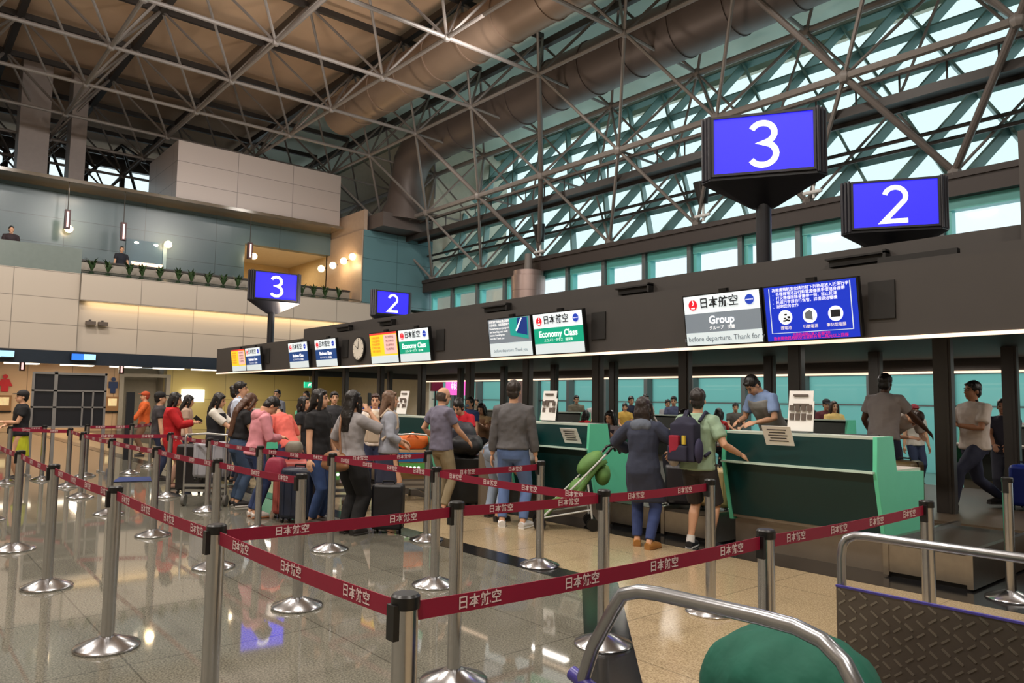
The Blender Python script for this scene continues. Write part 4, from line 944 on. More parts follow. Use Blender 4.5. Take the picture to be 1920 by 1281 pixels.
# equipment behind the counters
for i,x in enumerate(CXs):
    for j,(dx,nm) in enumerate(((.45,'left'),(1.15,'right'))):
        t=thing('monitor','dark computer monitor on the desk of the %s counter, %s one'%(clab0[i],nm),'monitor',(x+dx,-7.72,.937),0,'counter monitors')
        MB().bb(-.11,.11,-.08,.08,0,.015).build('foot',blackp,t); MB().bb(-.02,.02,-.02,.02,.01,.2).build('neck',blackp,t); MB().bb(-.2,.2,-.02,.02,.09,.32).build('display',blackp,t,35,.006)

def office_chair(x,y,rz,label,z=0):
    t=thing('office_chair',label,'chair',(x,y,z),rz)
    MB().tube([(-.22,-.03,.50),(-.23,-.02,.85),(-.10,.02,1.05),(.10,.02,1.05),(.23,-.02,.85),(.22,-.03,.50)],.02,8).bb(-.2,.2,-.02,.02,.55,1.0).build('backrest',blackp,t,80)
    MB().bb(-.23,.23,-.48,-.03,.46,.53).build('seat',blackp,t,35,.02); MB().cone((0,-.25,.05),(0,-.25,.46),.03,.03,10).build('column',blackp,t)
    b=MB()
    for k in range(5): b.cone((0,-.25,.07),(.26*math.cos(k*1.257),-.25+.26*math.sin(k*1.257),.03),.02,.02,6)
    b.build('star_base',blackp,t)
office_chair(6.25,-8.55,R(10),'black office chair seen left of the navy parka')
office_chair(10.0,-8.6,R(0),'black office chair behind the red uniform woman')
tag(MB().bb(3.75,4.1,-12.2,-12.0,1.02,1.2).build('document_tray',paper),'white document box beside the pillar behind the first counter','box') if False else None
# ------------------------------------------------------------------ people
SKIN=M('skin',(214,164,132),.5,var=.06,scale=12); SKIND=M('skin_dark',(96,66,50),.5,var=.06,scale=12); SKINT=M('skin_tan',(176,124,92),.5,var=.06,scale=12)
HAIRM=M('hair_black',(26,21,20),.38,var=.3,scale=40,bump=.3); EYEM=M('eye_dark',(30,22,20),.3); LIPM=M('lips',(170,86,80),.5)
def cloth(c,bump=.35): return M('cloth_%d_%d_%d'%c,c,.8,var=.14,scale=7,bump=bump)
def loft(mb,rings,n=18):
    """rings: (centre, half-vector a, half-vector b)"""
    vs=[]
    for c,a,b in rings:
        for k in range(n):
            t=2*math.pi*k/n; vs.append(c+a*math.cos(t)+b*math.sin(t))
    N=len(rings)
    fs=[(i*n+k,i*n+(k+1)%n,(i+1)*n+(k+1)%n,(i+1)*n+k) for i in range(N-1) for k in range(n)]
    fs+=[tuple(range(n-1,-1,-1)),tuple(range((N-1)*n,N*n))]
    mb.add(vs,fs)
from mathutils import noise as mnoise
WRINK={'shirt':(.010,9,14),'trousers':(.006,8,12),'shorts':(.005,9,12),'coat':(.011,7,9),'hoodie':(.011,9,12),'skirt':(.009,12,5),'vest':(.006,9,10),'hair':(.006,38,12),'hood':(.010,14,14)}
def wrinkle(me,amp,fx,fz):
    bias=.9 if fx in (9,7) and amp>.006 else .3
    seed=len(bpy.data.meshes)*3.7
    vs=[v.co.copy() for v in me.vertices]; ns=[v.normal.copy() for v in me.vertices]
    for v,c,nn in zip(me.vertices,vs,ns):
        q=Vector((c.x*fx+seed,c.y*fx,c.z*fz*.6+.8*(c.x+c.y)*fx*.3))
        d=mnoise.noise(q)+.5*mnoise.noise(q*2.1)
        v.co=c+nn*(amp*(d+bias))
    me.update()
def remeshed(mb,name,mat,vox,parent=None,smooth=4):
    me=mb.mesh(name,mat,0); o=bpy.data.objects.new(name,me); col.objects.link(o)
    md=o.modifiers.new('r','REMESH'); md.mode='VOXEL'; md.voxel_size=vox; md.use_smooth_shade=True
    if smooth:
        ms=o.modifiers.new('s','SMOOTH'); ms.iterations=smooth; ms.factor=.5
    dg=bpy.context.evaluated_depsgraph_get(); dg.update()
    m2=bpy.data.meshes.new_from_object(o.evaluated_get(dg)); o.modifiers.clear(); o.data=m2; bpy.data.meshes.remove(me)
    m2.materials.clear(); m2.materials.append(mat); m2.name=name
    if name in WRINK: wrinkle(m2,*WRINK[name])
    m2.shade_smooth()
    if parent: o.parent=parent
    return o
def ik(a,b,l1,l2,hint):
    d=b-a; L=min(d.length,(l1+l2)*.999); d=d.normalized()
    x=(l1*l1-l2*l2+L*L)/(2*L); h=math.sqrt(max(0,l1*l1-x*x))
    p=(hint-d*hint.dot(d))
    p=p.normalized() if p.length>1e-6 else Vector((0,1,0))
    return a+d*x+p*h, a+d*L
def hand(mb,w,dirv,palm,side,curl=.5):
    """w wrist, dirv pointing along the hand, palm normal; five fingers rooted in the palm"""
    dirv=dirv.normalized(); palm=(palm-dirv*palm.dot(dirv)).normalized(); lat=dirv.cross(palm)
    Mx=Matrix((dirv,lat,palm)).transposed()
    mb.ell(w+dirv*.05,(.052,.042,.019),Mx,12,7)
    for i,(o,l) in enumerate(((-.033,.058),(-.011,.075),(.011,.080),(.033,.070))):
        p0=w+dirv*.085+lat*o; d1=(dirv*math.cos(curl*.5)+palm*math.sin(curl*.5)); p1=p0+d1*l*.5
        d2=(dirv*math.cos(curl*1.3)+palm*math.sin(curl*1.3)); p2=p1+d2*l*.5
        mb.tube([p0-dirv*.02,p0,p1,p2],[.0095,.0095,.0088,.0072],7)
    s=lat*side
    p0=w+dirv*.03+s*.03; p1=p0+(dirv*.7+s*.6+palm*.3).normalized()*.045; p2=p1+(dirv*.95+palm*.3).normalized()*.035
    mb.tube([w+dirv*.015+s*.012,p0,p1,p2],[.013,.0125,.011,.008],7)
def person(label,x,y,az,H,top=(120,120,120),bottom=(40,50,80),hair='short',skin=SKIN,z0=0,lean=0,hp=0,hy=0,hL=None,hR=None,sleeve=.55,
           kind='shirt',legs='trousers',shoes=(40,36,34),feet=((.0,.095,0),(.0,-.095,0)),drop=0,hairc=None,hairl=.3,fem=False,fat=1.0,vox=.010,face=True,sole=None,socks=None,group=None,extra=None,vest=None,hem=.84,collar=None,side=0):
    s=H/1.72
    hm=HAIRM if hairc is None else M('hair_%d_%d_%d'%hairc,hairc,.42,var=.3,scale=40,bump=.3)
    V=lambda a,b,c: Vector((a,b,c))*s
    pel=V(0,0,.90)-Vector((0,0,drop))
    RL=Matrix.Rotation(R(lean),3,'Y')@Matrix.Rotation(R(side),3,'X')
    def T(a,b,c): return pel+RL@(V(a,b,c-.90))       # torso frame
    ex=RL@Vector((1,0,0)); ey=RL@Vector((0,1,0)); ez=RL@Vector((0,0,1))
    sw=.155 if fem else .178                         # half shoulder breadth (joint)
    body=MB()
    prof=[(.80,.135,.10),(.86,.155,.112),(.93,.160,.112),(1.02,.138 if fem else .150,.100),(1.10,.128 if fem else .148,.098),(1.20,.145 if fem else .160,.112),(1.30,.158 if fem else .178,.115),(1.38,.150 if fem else .168,.095),(1.425,.105,.075),(1.455,.062,.060),(1.49,.052,.055),(1.54,.050,.055)]
    def rings(inf,z0_,z1_,flare=0):
        out=[]
        for z,a,b in prof:
            if z0_-1e-6<=z<=z1_+1e-6:
                f=fat if z<1.4 else 1
                out.append((T(-.004 if z>1.4 else 0,0,z),ey*(a*f+inf)*s,ex*(b*f+inf)*s))
        return out
    loft(body,rings(0,.80,1.54))
    neck=T(-.002,0,1.47)
    Hm=RL@Matrix.Rotation(R(hy),3,'Z')@Matrix.Rotation(R(hp),3,'Y')
    hc=neck+ (Hm@(V(.012,0,.135)))                   # skull centre
    def Hd(a,b,c): return hc+Hm@V(a,b,c)
    body.tube([T(-.004,0,1.44),neck+ (Hm@V(0,0,.05)),Hd(-.01,0,-.03)],[.054*s,.052*s,.054*s],14)
    body.ell(Hd(-.012,0,.025),(.097*s,.076*s,.092*s),Hm,18,12)
    body.ell(Hd(.028,0,-.045),(.066*s,.060*s,.080*s),Hm,16,10)
    body.ell(Hd(.070,0,-.098),(.020*s,.024*s,.018*s),Hm,10,6)
    body.cone(Hd(.088,0,.012),Hd(.112,0,-.038),.009*s,.016*s,8)
    for sy in (-1,1):
        body.ell(Hd(-.012,sy*.077,-.022),(.018*s,.010*s,.030*s),Hm,8,6)
    # arms
    arms=[]
    for sd,tgt in ((1,hL),(-1,hR)):
        S=T(-.01,sd*sw,1.375)
        if tgt is None: W=S+Vector((.06*s,sd*.085*s,-.53*s)); hint=Vector((-1,sd*.3,0))
        else: W=pel*0+V(*tgt[:3]); W.z=tgt[2]*s; hint=Vector(tgt[3]) if len(tgt)>3 else Vector((-.3,sd*.6,-1))
        E_,W=ik(S,W,.285*s,.255*s,hint)
        arms.append((sd,S,E_,W))
        body.tube([T(-.005,sd*sw*.55,1.385),S,S.lerp(E_,.35),E_,E_.lerp(W,.3),E_.lerp(W,.75),W],[.06*s,.056*s*fat,.049*s*fat,.040*s,.041*s,.032*s,.026*s],12)
        d=(W-E_).normalized(); pn=Vector((0,-sd,0)) if tgt is None else Vector((.2,-sd*.6,-.7))
        hand(body,W,d,pn,1 if sd<0 else -1) if s else None
    lg=[]
    for sd,ft in ((1,feet[0]),(-1,feet[1])):
        Hj=pel+V(0,sd*.088,-.03)
        fz=ft[3] if len(ft)>3 else 0
        A=V(ft[0],ft[1],.085)+Vector((0,0,fz)); yaw=R(ft[2])
        K,A2=ik(Hj,A,.43*s,.405*s,Vector((math.cos(yaw),math.sin(yaw)*.6,.0)))
        lg.append((sd,Hj,K,A2,yaw))
        body.tube([Hj+V(0,0,.03),Hj.lerp(K,.35),K,K.lerp(A2,.28)+Vector((-.012*s,0,0)),K.lerp(A2,.75),A2],[.088*s*fat,.078*s*fat,.055*s,.057*s,.037*s,.034*s],14)
        fd=Vector((math.cos(yaw),math.sin(yaw),0))
        body.tube([A2+Vector((0,0,.02*s)),A2-Vector((0,0,.03*s))-fd*.02*s,A2+fd*.10*s-Vector((0,0,.05*s))],[.036*s,.038*s,.028*s],10)
    o=remeshed(body,'person',skin,vox*.75)
    o.location=(x,y,z0); o.rotation_euler=(0,0,R(az)); tag(o,label,'person',group)
    def add(mb,nm,mt,v=None,sm=4): return remeshed(mb,nm,mt,v or vox,o,sm)
    # lower clothing
    if legs in ('trousers','shorts','wide'):
        t=MB(); loft(t,rings(.012,.80,1.02)); t.ell(pel,(.126*s*fat,.172*s*fat,.14*s),None,16,10)
        for sd,Hj,K,A2,yaw in lg:
            wd=1.0 if legs!='wide' else 1.35
            if legs=='shorts':
                t.tube([Hj+V(0,0,.05),Hj.lerp(K,.4),K+V(.0,0,.03)],[.102*s*fat,.098*s*fat,.088*s],14)
            else:
                e=K.lerp(A2,.93)
                t.tube([Hj+V(0,0,.05),Hj.lerp(K,.4),K,K.lerp(A2,.4)+Vector((-.006,0,0)),e],[.101*s*fat,.092*s*fat*wd,.070*s*wd,.066*s*wd,.054*s*wd],14)
        add(t,'trousers' if legs!='shorts' else 'shorts',cloth(bottom))
    else:
        t=MB(); L_=.45 if legs=='skirt' else .22
        c=(lg[0][3]+lg[1][3])*.5
        rr=rings(.014,.86,1.02)
        lo=Vector((c.x*.7,c.y*.7,L_*s)); md_=lo.lerp(pel,.5)
        loft(t,[(lo,Vector((0,.20*s,0)),Vector((.17*s,0,0))),(md_,Vector((0,.185*s,0)),Vector((.15*s,0,0)))]+rr)
        add(t,'skirt',cloth(bottom))
    # upper clothing
    t=MB(); inf=.020 if kind!='coat' else .034
    rr=rings(inf,hem,1.455)
    if kind=='coat':
        lo=(lg[0][2]+lg[1][2])*.5+V(0,0,.06); lo.y=0
        rr=[(lo,Vector((0,.225*s,0)),Vector((.175*s,0,0))),(lo.lerp(pel,.55),Vector((0,.21*s,0)),Vector((.165*s,0,0)))]+rr
    elif rr: rr[0]=(rr[0][0],rr[0][1]*1.06,rr[0][2]*1.08)
    loft(t,rr)
    for sd,S,E_,W in arms:
        ins=T(0,sd*sw*.5,1.385)
        ri=.012 if kind!='coat' else .022
        if sleeve<=1: p=[ins,S,S.lerp(E_,.4),S.lerp(E_,max(.5,sleeve))]; r=[.066*s,(.058+ri)*s*fat,(.052+ri)*s*fat,(.050+ri)*s*fat]
        else: p=[ins,S,S.lerp(E_,.5),E_,E_.lerp(W,.5),E_.lerp(W,sleeve-1)]; r=[.066*s,(.058+ri)*s*fat,(.050+ri)*s*fat,(.043+ri)*s,(.040+ri)*s,(.031+ri)*s]
        t.tube(p,r,12)
    if kind=='hoodie' or kind=='coat' and collar:
        t2=MB(); t2.ell(T(-.085,0,1.40),(.075*s,.13*s,.085*s),RL,14,8); t2.tube([T(-.05,.09,1.46),T(.05,.075,1.40),T(.09,0,1.34),T(.05,-.075,1.40),T(-.05,-.09,1.46)],.03*s,8)
        add(t2,'hood',cloth(collar or top))
    elif collar:
        t2=MB(); t2.tube([T(.045,0,1.465),T(0,.064,1.475),T(-.06,0,1.482),T(0,-.064,1.475)],.016*s,8,closed=True); add(t2,'collar',cloth(collar),vox*.7,2)
    add(t,'coat' if kind=='coat' else ('hoodie' if kind=='hoodie' else 'shirt'),cloth(top,.5))
    if vest:
        t=MB(); loft(t,rings(.043,hem,1.40)); add(t,'vest',cloth(vest))
    # shoes
    for sd,Hj,K,A2,yaw in lg:
        fd=Vector((math.cos(yaw),math.sin(yaw),0)); b=Vector((A2.x,A2.y,A2.z-.085*s))
        t=MB(); t.tube([b-fd*.045*s+Vector((0,0,.04*s)),b+fd*.02*s+Vector((0,0,.05*s)),b+fd*.10*s+Vector((0,0,.04*s)),b+fd*.185*s+Vector((0,0,.032*s))],[.040*s,.048*s,.046*s,.032*s],12)
        for i,v in enumerate(t.v):
            if v[2]<b.z+.008: t.v[i]=(v[0],v[1],b.z+.008)
        so=t.build('shoe',M('shoe_%d_%d_%d'%shoes,shoes,.6,var=.1),o,80)
        sl=MB(); sl.tube([b-fd*.04*s+Vector((0,0,.012)),b+fd*.05*s+Vector((0,0,.012)),b+fd*.19*s+Vector((0,0,.012))],[.043*s,.050*s,.036*s],12)
        for i,v in enumerate(sl.v): sl.v[i]=(v[0],v[1],min(b.z+.024,max(b.z+.001,v[2])))
        sl.build('sole',M('sole_%d'%(sole or (60,60,60))[0],sole or (60,58,56),.6),so,80)
        if socks: MB().cone(A2-V(0,0,.02),A2.lerp(K,.14),.046*s,.043*s,12).build('sock',cloth(socks),o)
    # hair
    t=MB()
    if hair!='bald':
        t.ell(Hd(-.024,0,.040),(.100*s,.085*s,.094*s),Hm,18,12)
        if hair in ('long','bob','bun'): t.ell(Hd(-.035,0,-.01),(.082*s,.088*s,.10*s),Hm,16,10)
        if hair in ('short','bun'): t.ell(Hd(-.050,0,-.025),(.060*s,.076*s,.075*s),Hm,14,8)
        if hair in ('short','bob','long'): t.tube([Hd(.05,-.055,.078),Hd(.068,0,.088),Hd(.05,.055,.078)],.016*s,8)
        if hair=='bun': t.ell(Hd(-.09,0,.085),(.045*s,.045*s,.045*s),Hm,10,8)
        if hair in ('long','bob'):
            Lh=hairl if hair=='long' else .12
            back=T(-.115,0,1.40); bdir=RL@Vector((-.06,0,-1))
            pts=[Hd(-.055,0,.03),Hd(-.075,0,-.06),back.lerp(Hd(-.085,0,-.12),.5)]
            n_=5
            endp=back+bdir*(Lh*s-.05)
            if hair=='bob': endp=Hd(-.06,0,-.16)
            loft(t,[(pts[0],Hm@Vector((0,.085*s,0)),Hm@Vector((.06*s,0,0))),(pts[1],Hm@Vector((0,.092*s,0)),Hm@Vector((.055*s,0,0))),(pts[2] if hair=='long' else Hd(-.06,0,-.11),ey*.098*s,ex*.05*s)]+([(back,ey*.10*s,ex*.035*s),(endp,ey*.075*s,ex*.022*s)] if hair=='long' else [(endp,ey*.094*s,ex*.06*s)]))
            for sy in (-1,1):
                t.tube([Hd(.02,sy*.07,.05),Hd(.03,sy*.084,-.03),Hd(.02,sy*.085,-.11),(T(.02,sy*.085,1.38) if hair=='long' else Hd(.01,sy*.083,-.14))],[.028*s,.026*s,.028*s,.018*s],8)
        add(t,'hair',hm,vox*.8,3)
    else:
        loft(t,[(Hd(-.03,0,-.075),Hm@Vector((0,.072*s,0)),Hm@Vector((.072*s,0,0))),(Hd(-.034,0,-.02),Hm@Vector((0,.081*s,0)),Hm@Vector((.082*s,0,0))),(Hd(-.036,0,.035),Hm@Vector((0,.077*s,0)),Hm@Vector((.080*s,0,0)))]); add(t,'hair',hm,vox*.8,3)
    if face:
        for sy in (-1,1):
            MB().ell(Hd(.083,sy*.031,.004),(.007*s,.015*s,.0075*s),Hm,10,6).build('eye',EYEM,o,80)
            MB().tube([Hd(.086,sy*.016,.026),Hd(.086,sy*.034,.031),Hd(.074,sy*.050,.025)],.0045*s,6).build('eyebrow',hm,o,80)
        MB().ell(Hd(.090,0,-.072),(.007*s,.022*s,.008*s),Hm,10,6).build('lips',LIPM,o,80)
    if extra: extra(o,T,Hd,s,Hm,arms)
    return o
def cap(c):
    def f(o,T,Hd,s,Hm,arms):
        m=cloth(c); t=MB(); t.ell(Hd(-.015,0,.055),(.108*s,.092*s,.080*s),Hm,16,10); t.ell(Hd(.095,0,.055),(.075*s,.07*s,.010*s),Hm,12,6); t.build('cap',m,o,80)
    return f
def mask(o,T,Hd,s,Hm,arms): MB().ell(Hd(.062,0,-.055),(.042*s,.05*s,.045*s),Hm,12,8).build('face_mask',cloth((120,150,190)),o,80)
def glasses(o,T,Hd,s,Hm,arms):
    for sy in (-1,1): MB().tube([Hd(.098,sy*(.033+.02*math.cos(a)),.004+.016*math.sin(a)) for a in [i*math.pi/5 for i in range(10)]],.0022,5,closed=True).build('glasses_rim',blackp,o,80)
def scarf(c):
    def f(o,T,Hd,s,Hm,arms):
        t=MB(); t.tube([T(.05,0,1.45),T(0,.066,1.465),T(-.06,0,1.475),T(0,-.066,1.465)],.020*s,8,closed=True); t.tube([T(.06,0,1.45),T(.115,0,1.34),T(.13,0,1.24)],[.02*s,.03*s,.022*s],8); t.build('scarf',cloth(c),o,80)
    return f
DN=None
FWD=lambda z=1.0,x=.36,y=.12:((x,y,z),(x,-y,z))
def P(label,x,y,az,H,**k): return person(label,x,y,az,H,**k)
a,b=FWD(1.02,.38,.08)
P('woman in a black top and yellow skirt holding a white thing, far left',16.05,-2.0,95,1.60,top=(24,24,28),bottom=(196,200,40),hair='short',legs='skirt',sleeve=.5,hL=(.28,-.02,1.12),hR=(.28,.04,1.05),fem=True,vox=.013,extra=cap((36,34,36)))
P('woman in a long red coat with a dark bob, phone in both hands',13.4,-3.83,-112,1.60,top=(186,20,28),bottom=(190,150,130),kind='coat',hair='bob',sleeve=1.85,legs='trousers',hL=(.36,.05,1.18),hR=(.36,-.05,1.18),fem=True,shoes=(170,130,110),hp=12)
P('woman in a white blouse and black vest pushing the silver suitcase trolley',12.35,-4.2,-128,1.60,top=(222,216,206),vest=(30,30,36),bottom=(40,40,48),hair='long',hairl=.22,sleeve=.9,hL=(.42,.12,1.02),hR=(.42,-.10,1.02),fem=True,hp=14)
P('tall man in a pale blue white shirt with black hair in the queue',12.9,-4.78,-124,1.80,top=(196,206,226),bottom=(44,46,60),sleeve=1.7,hL=(.30,.12,1.0),hR=(.25,-.10,1.05),collar=(204,214,232))
P('woman with very long brown hair in a black top and jeans',10.7,-3.95,-92,1.62,top=(26,25,28),bottom=(58,78,106),hair='long',hairl=.42,hairc=(82,52,34),hp=28,sleeve=.5,lean=8,hL=(.36,.06,1.12),hR=(.36,-.08,1.12),fem=True,shoes=(34,30,32),sole=(210,205,200),hem=1.02)
P('girl in a pink hoodie and jeans looking down beside the salmon suitcase',9.6,-3.78,-95,1.60,top=(216,142,152),bottom=(40,56,96),kind='hoodie',hair='short',hp=38,lean=10,sleeve=1.9,hL=(.32,.06,1.10),hR=(.32,-.06,1.10),fem=True,shoes=(206,196,188),sole=(170,110,70),hem=.86)
P('woman with long black hair in a black T-shirt looking to the right',8.62,-4.18,-152,1.65,top=(24,23,26),bottom=(44,66,110),hair='long',hairl=.2,sleeve=.55,hy=18,fem=True,fat=1.05,face=True,hL=(.12,.24,.82),hR=None,shoes=(60,48,40))
P('woman in a grey blouse and black wide trousers raising a phone to her ear',7.8,-4.2,-78,1.63,top=(156,152,154),bottom=(18,18,20),legs='wide',hair='long',hairl=.22,sleeve=.95,hR=(.14,-.16,1.46,(.2,-.6,-1)),hL=(.10,.22,.92),fem=True,hem=.93)
P('woman with brown hair wearing a beige backpack and long navy skirt',8.85,-5.32,-118,1.65,top=(162,166,178),bottom=(44,48,68),legs='skirt',hair='long',hairl=.16,hairc=(110,84,66),sleeve=1.6,hL=(.20,.14,1.02),hR=(.20,-.12,.98),fem=True)
P('bald man in a purple grey T-shirt and khaki trousers at the counter',8.62,-6.02,-92,1.72,top=(112,108,126),bottom=(150,136,108),hair='bald',hairc=(70,58,50),sleeve=.6,hR=(.34,-.16,.98),hL=(.10,.28,.98),skin=SKIN,hp=10,fat=1.05)
P('woman in a red uniform blouse bending over the dark bags',9.72,-7.35,112,1.66,top=(200,22,44),bottom=(150,146,158),legs='skirt',hair='bun',lean=32,hp=4,hL=(.56,.14,1.02),hR=(.56,-.12,1.02),sleeve=.55,fem=True)
P('man in a dark grey sweater and jeans with white sneakers, seen from behind',7.05,-6.0,-52,1.79,top=(92,90,92),bottom=(92,116,164),hair='short',hairc=(48,40,36),sleeve=1.8,shoes=(222,222,224),sole=(235,235,235),feet=((.04,.13,14),(.0,-.13,-22)),hem=.93,fat=1.04,vox=.008,face=False)
P('man in a grey shirt and pale jeans bending forward beside the grey sweater',7.72,-6.25,-85,1.68,top=(128,126,124),bottom=(150,166,190),lean=74,hp=10,sleeve=1.7,hL=(.52,.15,.62),hR=(.5,-.16,.62),feet=((.05,.16,10),(-.12,-.2,-10)),hairc=(40,34,32),face=False)
P('woman in a navy hooded parka with jeans and tan loafers',5.28,-6.34,-68,1.60,top=(50,56,76),bottom=(46,62,110),kind='coat',collar=(96,104,118),hair='bob',hairc=(42,32,30),sleeve=1.8,hL=(.26,.24,1.08,(-.2,1,-.3)),hR=(.26,-.26,1.08,(-.2,-1,-.3)),fem=True,shoes=(166,116,60),sole=(150,100,50),feet=((.08,.10,20),(-.06,-.09,-20)),vox=.008,face=False)
P('man in a sage green T-shirt and dark shorts with a backpack at the counter',4.86,-6.74,-82,1.70,top=(150,176,150),bottom=(52,48,48),legs='shorts',hair='short',hairc=(40,34,32),sleeve=.7,hR=(.18,-.40,1.03),hL=(.1,.25,.95),hy=22,shoes=(36,38,46),sole=(215,215,215),socks=(225,225,225),fat=1.08,vox=.008,feet=((.02,.11,8),(.0,-.13,-12)))
P('staff man in a pale blue shirt and grey vest leaning over behind the nearest counter',5.38,-9.15,75,1.74,z0=.3,top=(150,176,226),vest=(150,148,146),bottom=(40,42,54),lean=28,hp=22,sleeve=.7,hL=(.48,.16,1.0),hR=(.48,-.16,1.0),extra=glasses)
P('porter in a pale grey shirt seen from behind, reaching to the right',4.22,-9.75,-88,1.66,z0=.3,top=(172,164,164),bottom=(56,58,86),skin=SKIND,sleeve=.6,lean=8,hL=(.30,.30,.95),hR=(.42,-.46,.90),face=False,fat=1.08)
P('porter in a white polo shirt and navy trousers striding to the left',3.42,-10.45,60,1.67,z0=.3,top=(222,208,198),bottom=(46,50,72),skin=SKINT,sleeve=.7,hL=(.34,.12,1.06),hR=(.36,-.1,1.04),collar=(40,38,44),feet=((.42,.10,0),(-.46,-.10,0,.04)),drop=.10,fat=1.12)
P('person in a dark T-shirt working beyond the rear pillar at right',4.0,-13.5,100,1.68,top=(48,44,56),bottom=(60,60,74),skin=SKINT,hL=(.35,.1,1.0),hR=(.35,-.1,1.0))
P('person in a striped white shirt bending head down behind the nearest counter',4.85,-11.3,150,1.66,z0=.3,top=(206,196,186),bottom=(70,72,100),lean=62,hp=40,hairc=(70,48,36),sleeve=.8,hL=(.6,.15,.85),hR=(.6,-.1,.85))
P('person in a red cap behind the bending striped shirt',6.15,-15.6,140,1.58,top=(200,190,180),extra=cap((150,40,56)),vox=.014)
P('smiling woman in a white and yellow top on the far side',7.8,-15.65,140,1.63,top=(236,206,130),hair='long',hairl=.2,hairc=(60,38,28),fem=True,vox=.013,hL=(.3,.1,1.1),hR=(.3,-.1,1.1))
far=[('man in a dark cap and dark red top on the far side',8.3,-16.3,130,1.68,(96,40,50),cap((30,30,34))),('far passenger in a dark coat right of the notice stand',8.85,-16.4,120,1.72,(52,52,60),None),('far passenger in an olive jacket behind the second counter',16.0,-16.1,140,1.73,(110,104,88),None),('far passenger in a white shirt with a black strap',15.55,-16.4,150,1.62,(206,200,200),None),
 ('far passenger in a navy jacket left of the navy parka',14.2,-16.5,150,1.72,(36,44,70),None),('far passenger in a white graphic T-shirt behind the navy parka',13.75,-16.6,160,1.78,(214,206,198),None),('far passenger in a pale shirt right of the navy parka',13.2,-16.9,140,1.64,(180,180,186),None),('far man in a slate blue sweater by the pillar',12.45,-16.2,120,1.72,(76,84,116),None),
 ('far passenger in a yellow top behind the second counter, shorter',13.9,-15.9,130,1.52,(210,170,80),None),('far passenger in grey behind the green T-shirt man',10.9,-16.7,130,1.57,(90,88,84),None),('far passenger between the sweater man and the pillar',19.6,-16.2,130,1.68,(150,150,150),None),('far passenger behind the red uniform woman',20.8,-16.0,130,1.6,(120,110,90),None),('far passenger with a pink cap at the right edge',4.3,-15.9,140,1.52,(170,160,160),cap((206,120,150)))]
for l,x,y,az,h,c,e in far:
    P(l,x,y,az,h,top=c,bottom=(50,52,64),vox=.014,extra=e,hL=(.3,.1,1.05),hR=(.3,-.1,1.0),hp=10,group='far side passengers')
st=[('seated far row staff woman in a red vest behind the second counter',13.6,-14.0,-90,1.62,.30,(196,28,40),(196,28,40)),('seated far row staff woman in a red vest behind the green shirt man',9.5,-13.9,-80,1.60,.16,(200,40,40),(190,180,180)),('seated staff woman with a white headband behind the second counter',8.7,-9.6,100,1.60,.50,(150,140,146),(60,50,60)),
 ('seated staff with black hair left of the navy parka, behind a chair',7.0,-9.4,90,1.6,.45,(40,36,44),(40,36,44)),('seated staff beside the red uniform woman, left head',12.15,-9.5,110,1.6,.42,(180,150,110),(160,120,90)),('seated staff beside the red uniform woman, right head',11.6,-9.6,110,1.6,.46,(100,90,80),(80,70,70))]
for l,x,y,az,h,dr,c,v in st:
    z=.3 if y>-13 else 0
    P(l,x,y,az,h,z0=z,top=c,vest=v,bottom=(40,40,50),drop=dr,vox=.012,hair='bob',fem=True,hL=(.35,.1,.85),hR=(.35,-.1,.85),feet=((.30,.10,0),(.30,-.10,0)),hp=15)
P('staff man with a blue mask behind the bald man',11.85,-8.95,95,1.60,top=(52,76,130),bottom=(40,42,54),extra=mask,vox=.012)
P('ground staff in a red scarf and grey jacket above the pink hoodie',19.7,-8.3,130,1.74,top=(146,150,166),extra=scarf((206,44,40)),vox=.013,fem=True,sleeve=1.7)
P('ground staff in a red and pink scarf left of the black T-shirt woman',18.0,-8.35,120,1.70,top=(176,164,186),extra=scarf((210,50,60)),vox=.013,fem=True,sleeve=1.7,hair='bun')
P('staff in a blue jacket between the two long haired women',14.9,-8.5,130,1.62,top=(40,60,150),vox=.013,hair='short',hairc=(70,50,40),sleeve=1.7)
P('person in an orange jacket and cap with arm out, by the lift opening',20.6,-5.2,80,1.64,top=(206,92,34),bottom=(120,90,70),hairc=(150,60,40),sleeve=1.8,hL=(.30,.30,.95),vox=.013,extra=cap((190,80,40)))
P('woman with long dark hair behind the red coat, in a beige top',15.3,-4.62,-110,1.56,top=(190,160,140),hair='long',fem=True,vox=.012,hp=15)
P('person in a black cap behind the red coat woman',14.75,-3.98,-100,1.61,top=(60,56,60),extra=cap((30,28,30)),vox=.013)
P('woman with a black ponytail behind the tall man',13.7,-5.0,-120,1.74,top=(90,84,90),hair='bun',fem=True,vox=.012)
P('dark haired person just right of the tall man in the queue',14.3,-5.4,-150,1.58,top=(56,44,50),hair='bob',fem=True,vox=.012)
P('person in a salmon and blue jacket bending behind the pink hoodie',10.75,-4.75,20,1.60,top=(236,112,100),bottom=(60,70,110),lean=30,hp=35,sleeve=1.85,hL=(.36,.16,1.12),hR=(.40,-.2,1.05),hem=.86,vest=None)
P('black haired woman in a black top behind the salmon jacket',11.5,-5.3,-140,1.56,top=(30,30,34),bottom=(40,40,48),hair='bob',fem=True,vox=.011)
P('woman in a white shirt facing the camera behind the grey blouse',10.6,-6.1,148,1.62,top=(226,216,206),hair='short',hairc=(60,34,26),fem=True,vox=.010,hL=(.3,.12,1.1),hR=(.3,-.1,1.1))
P('dark haired man behind the white shirt woman',13.0,-6.6,160,1.66,top=(50,50,56),vox=.012)
P('person standing at the balcony parapet, far left',28.55,-2.95,180,1.62,z0=5.3,top=(46,34,38),vox=.016,face=False)
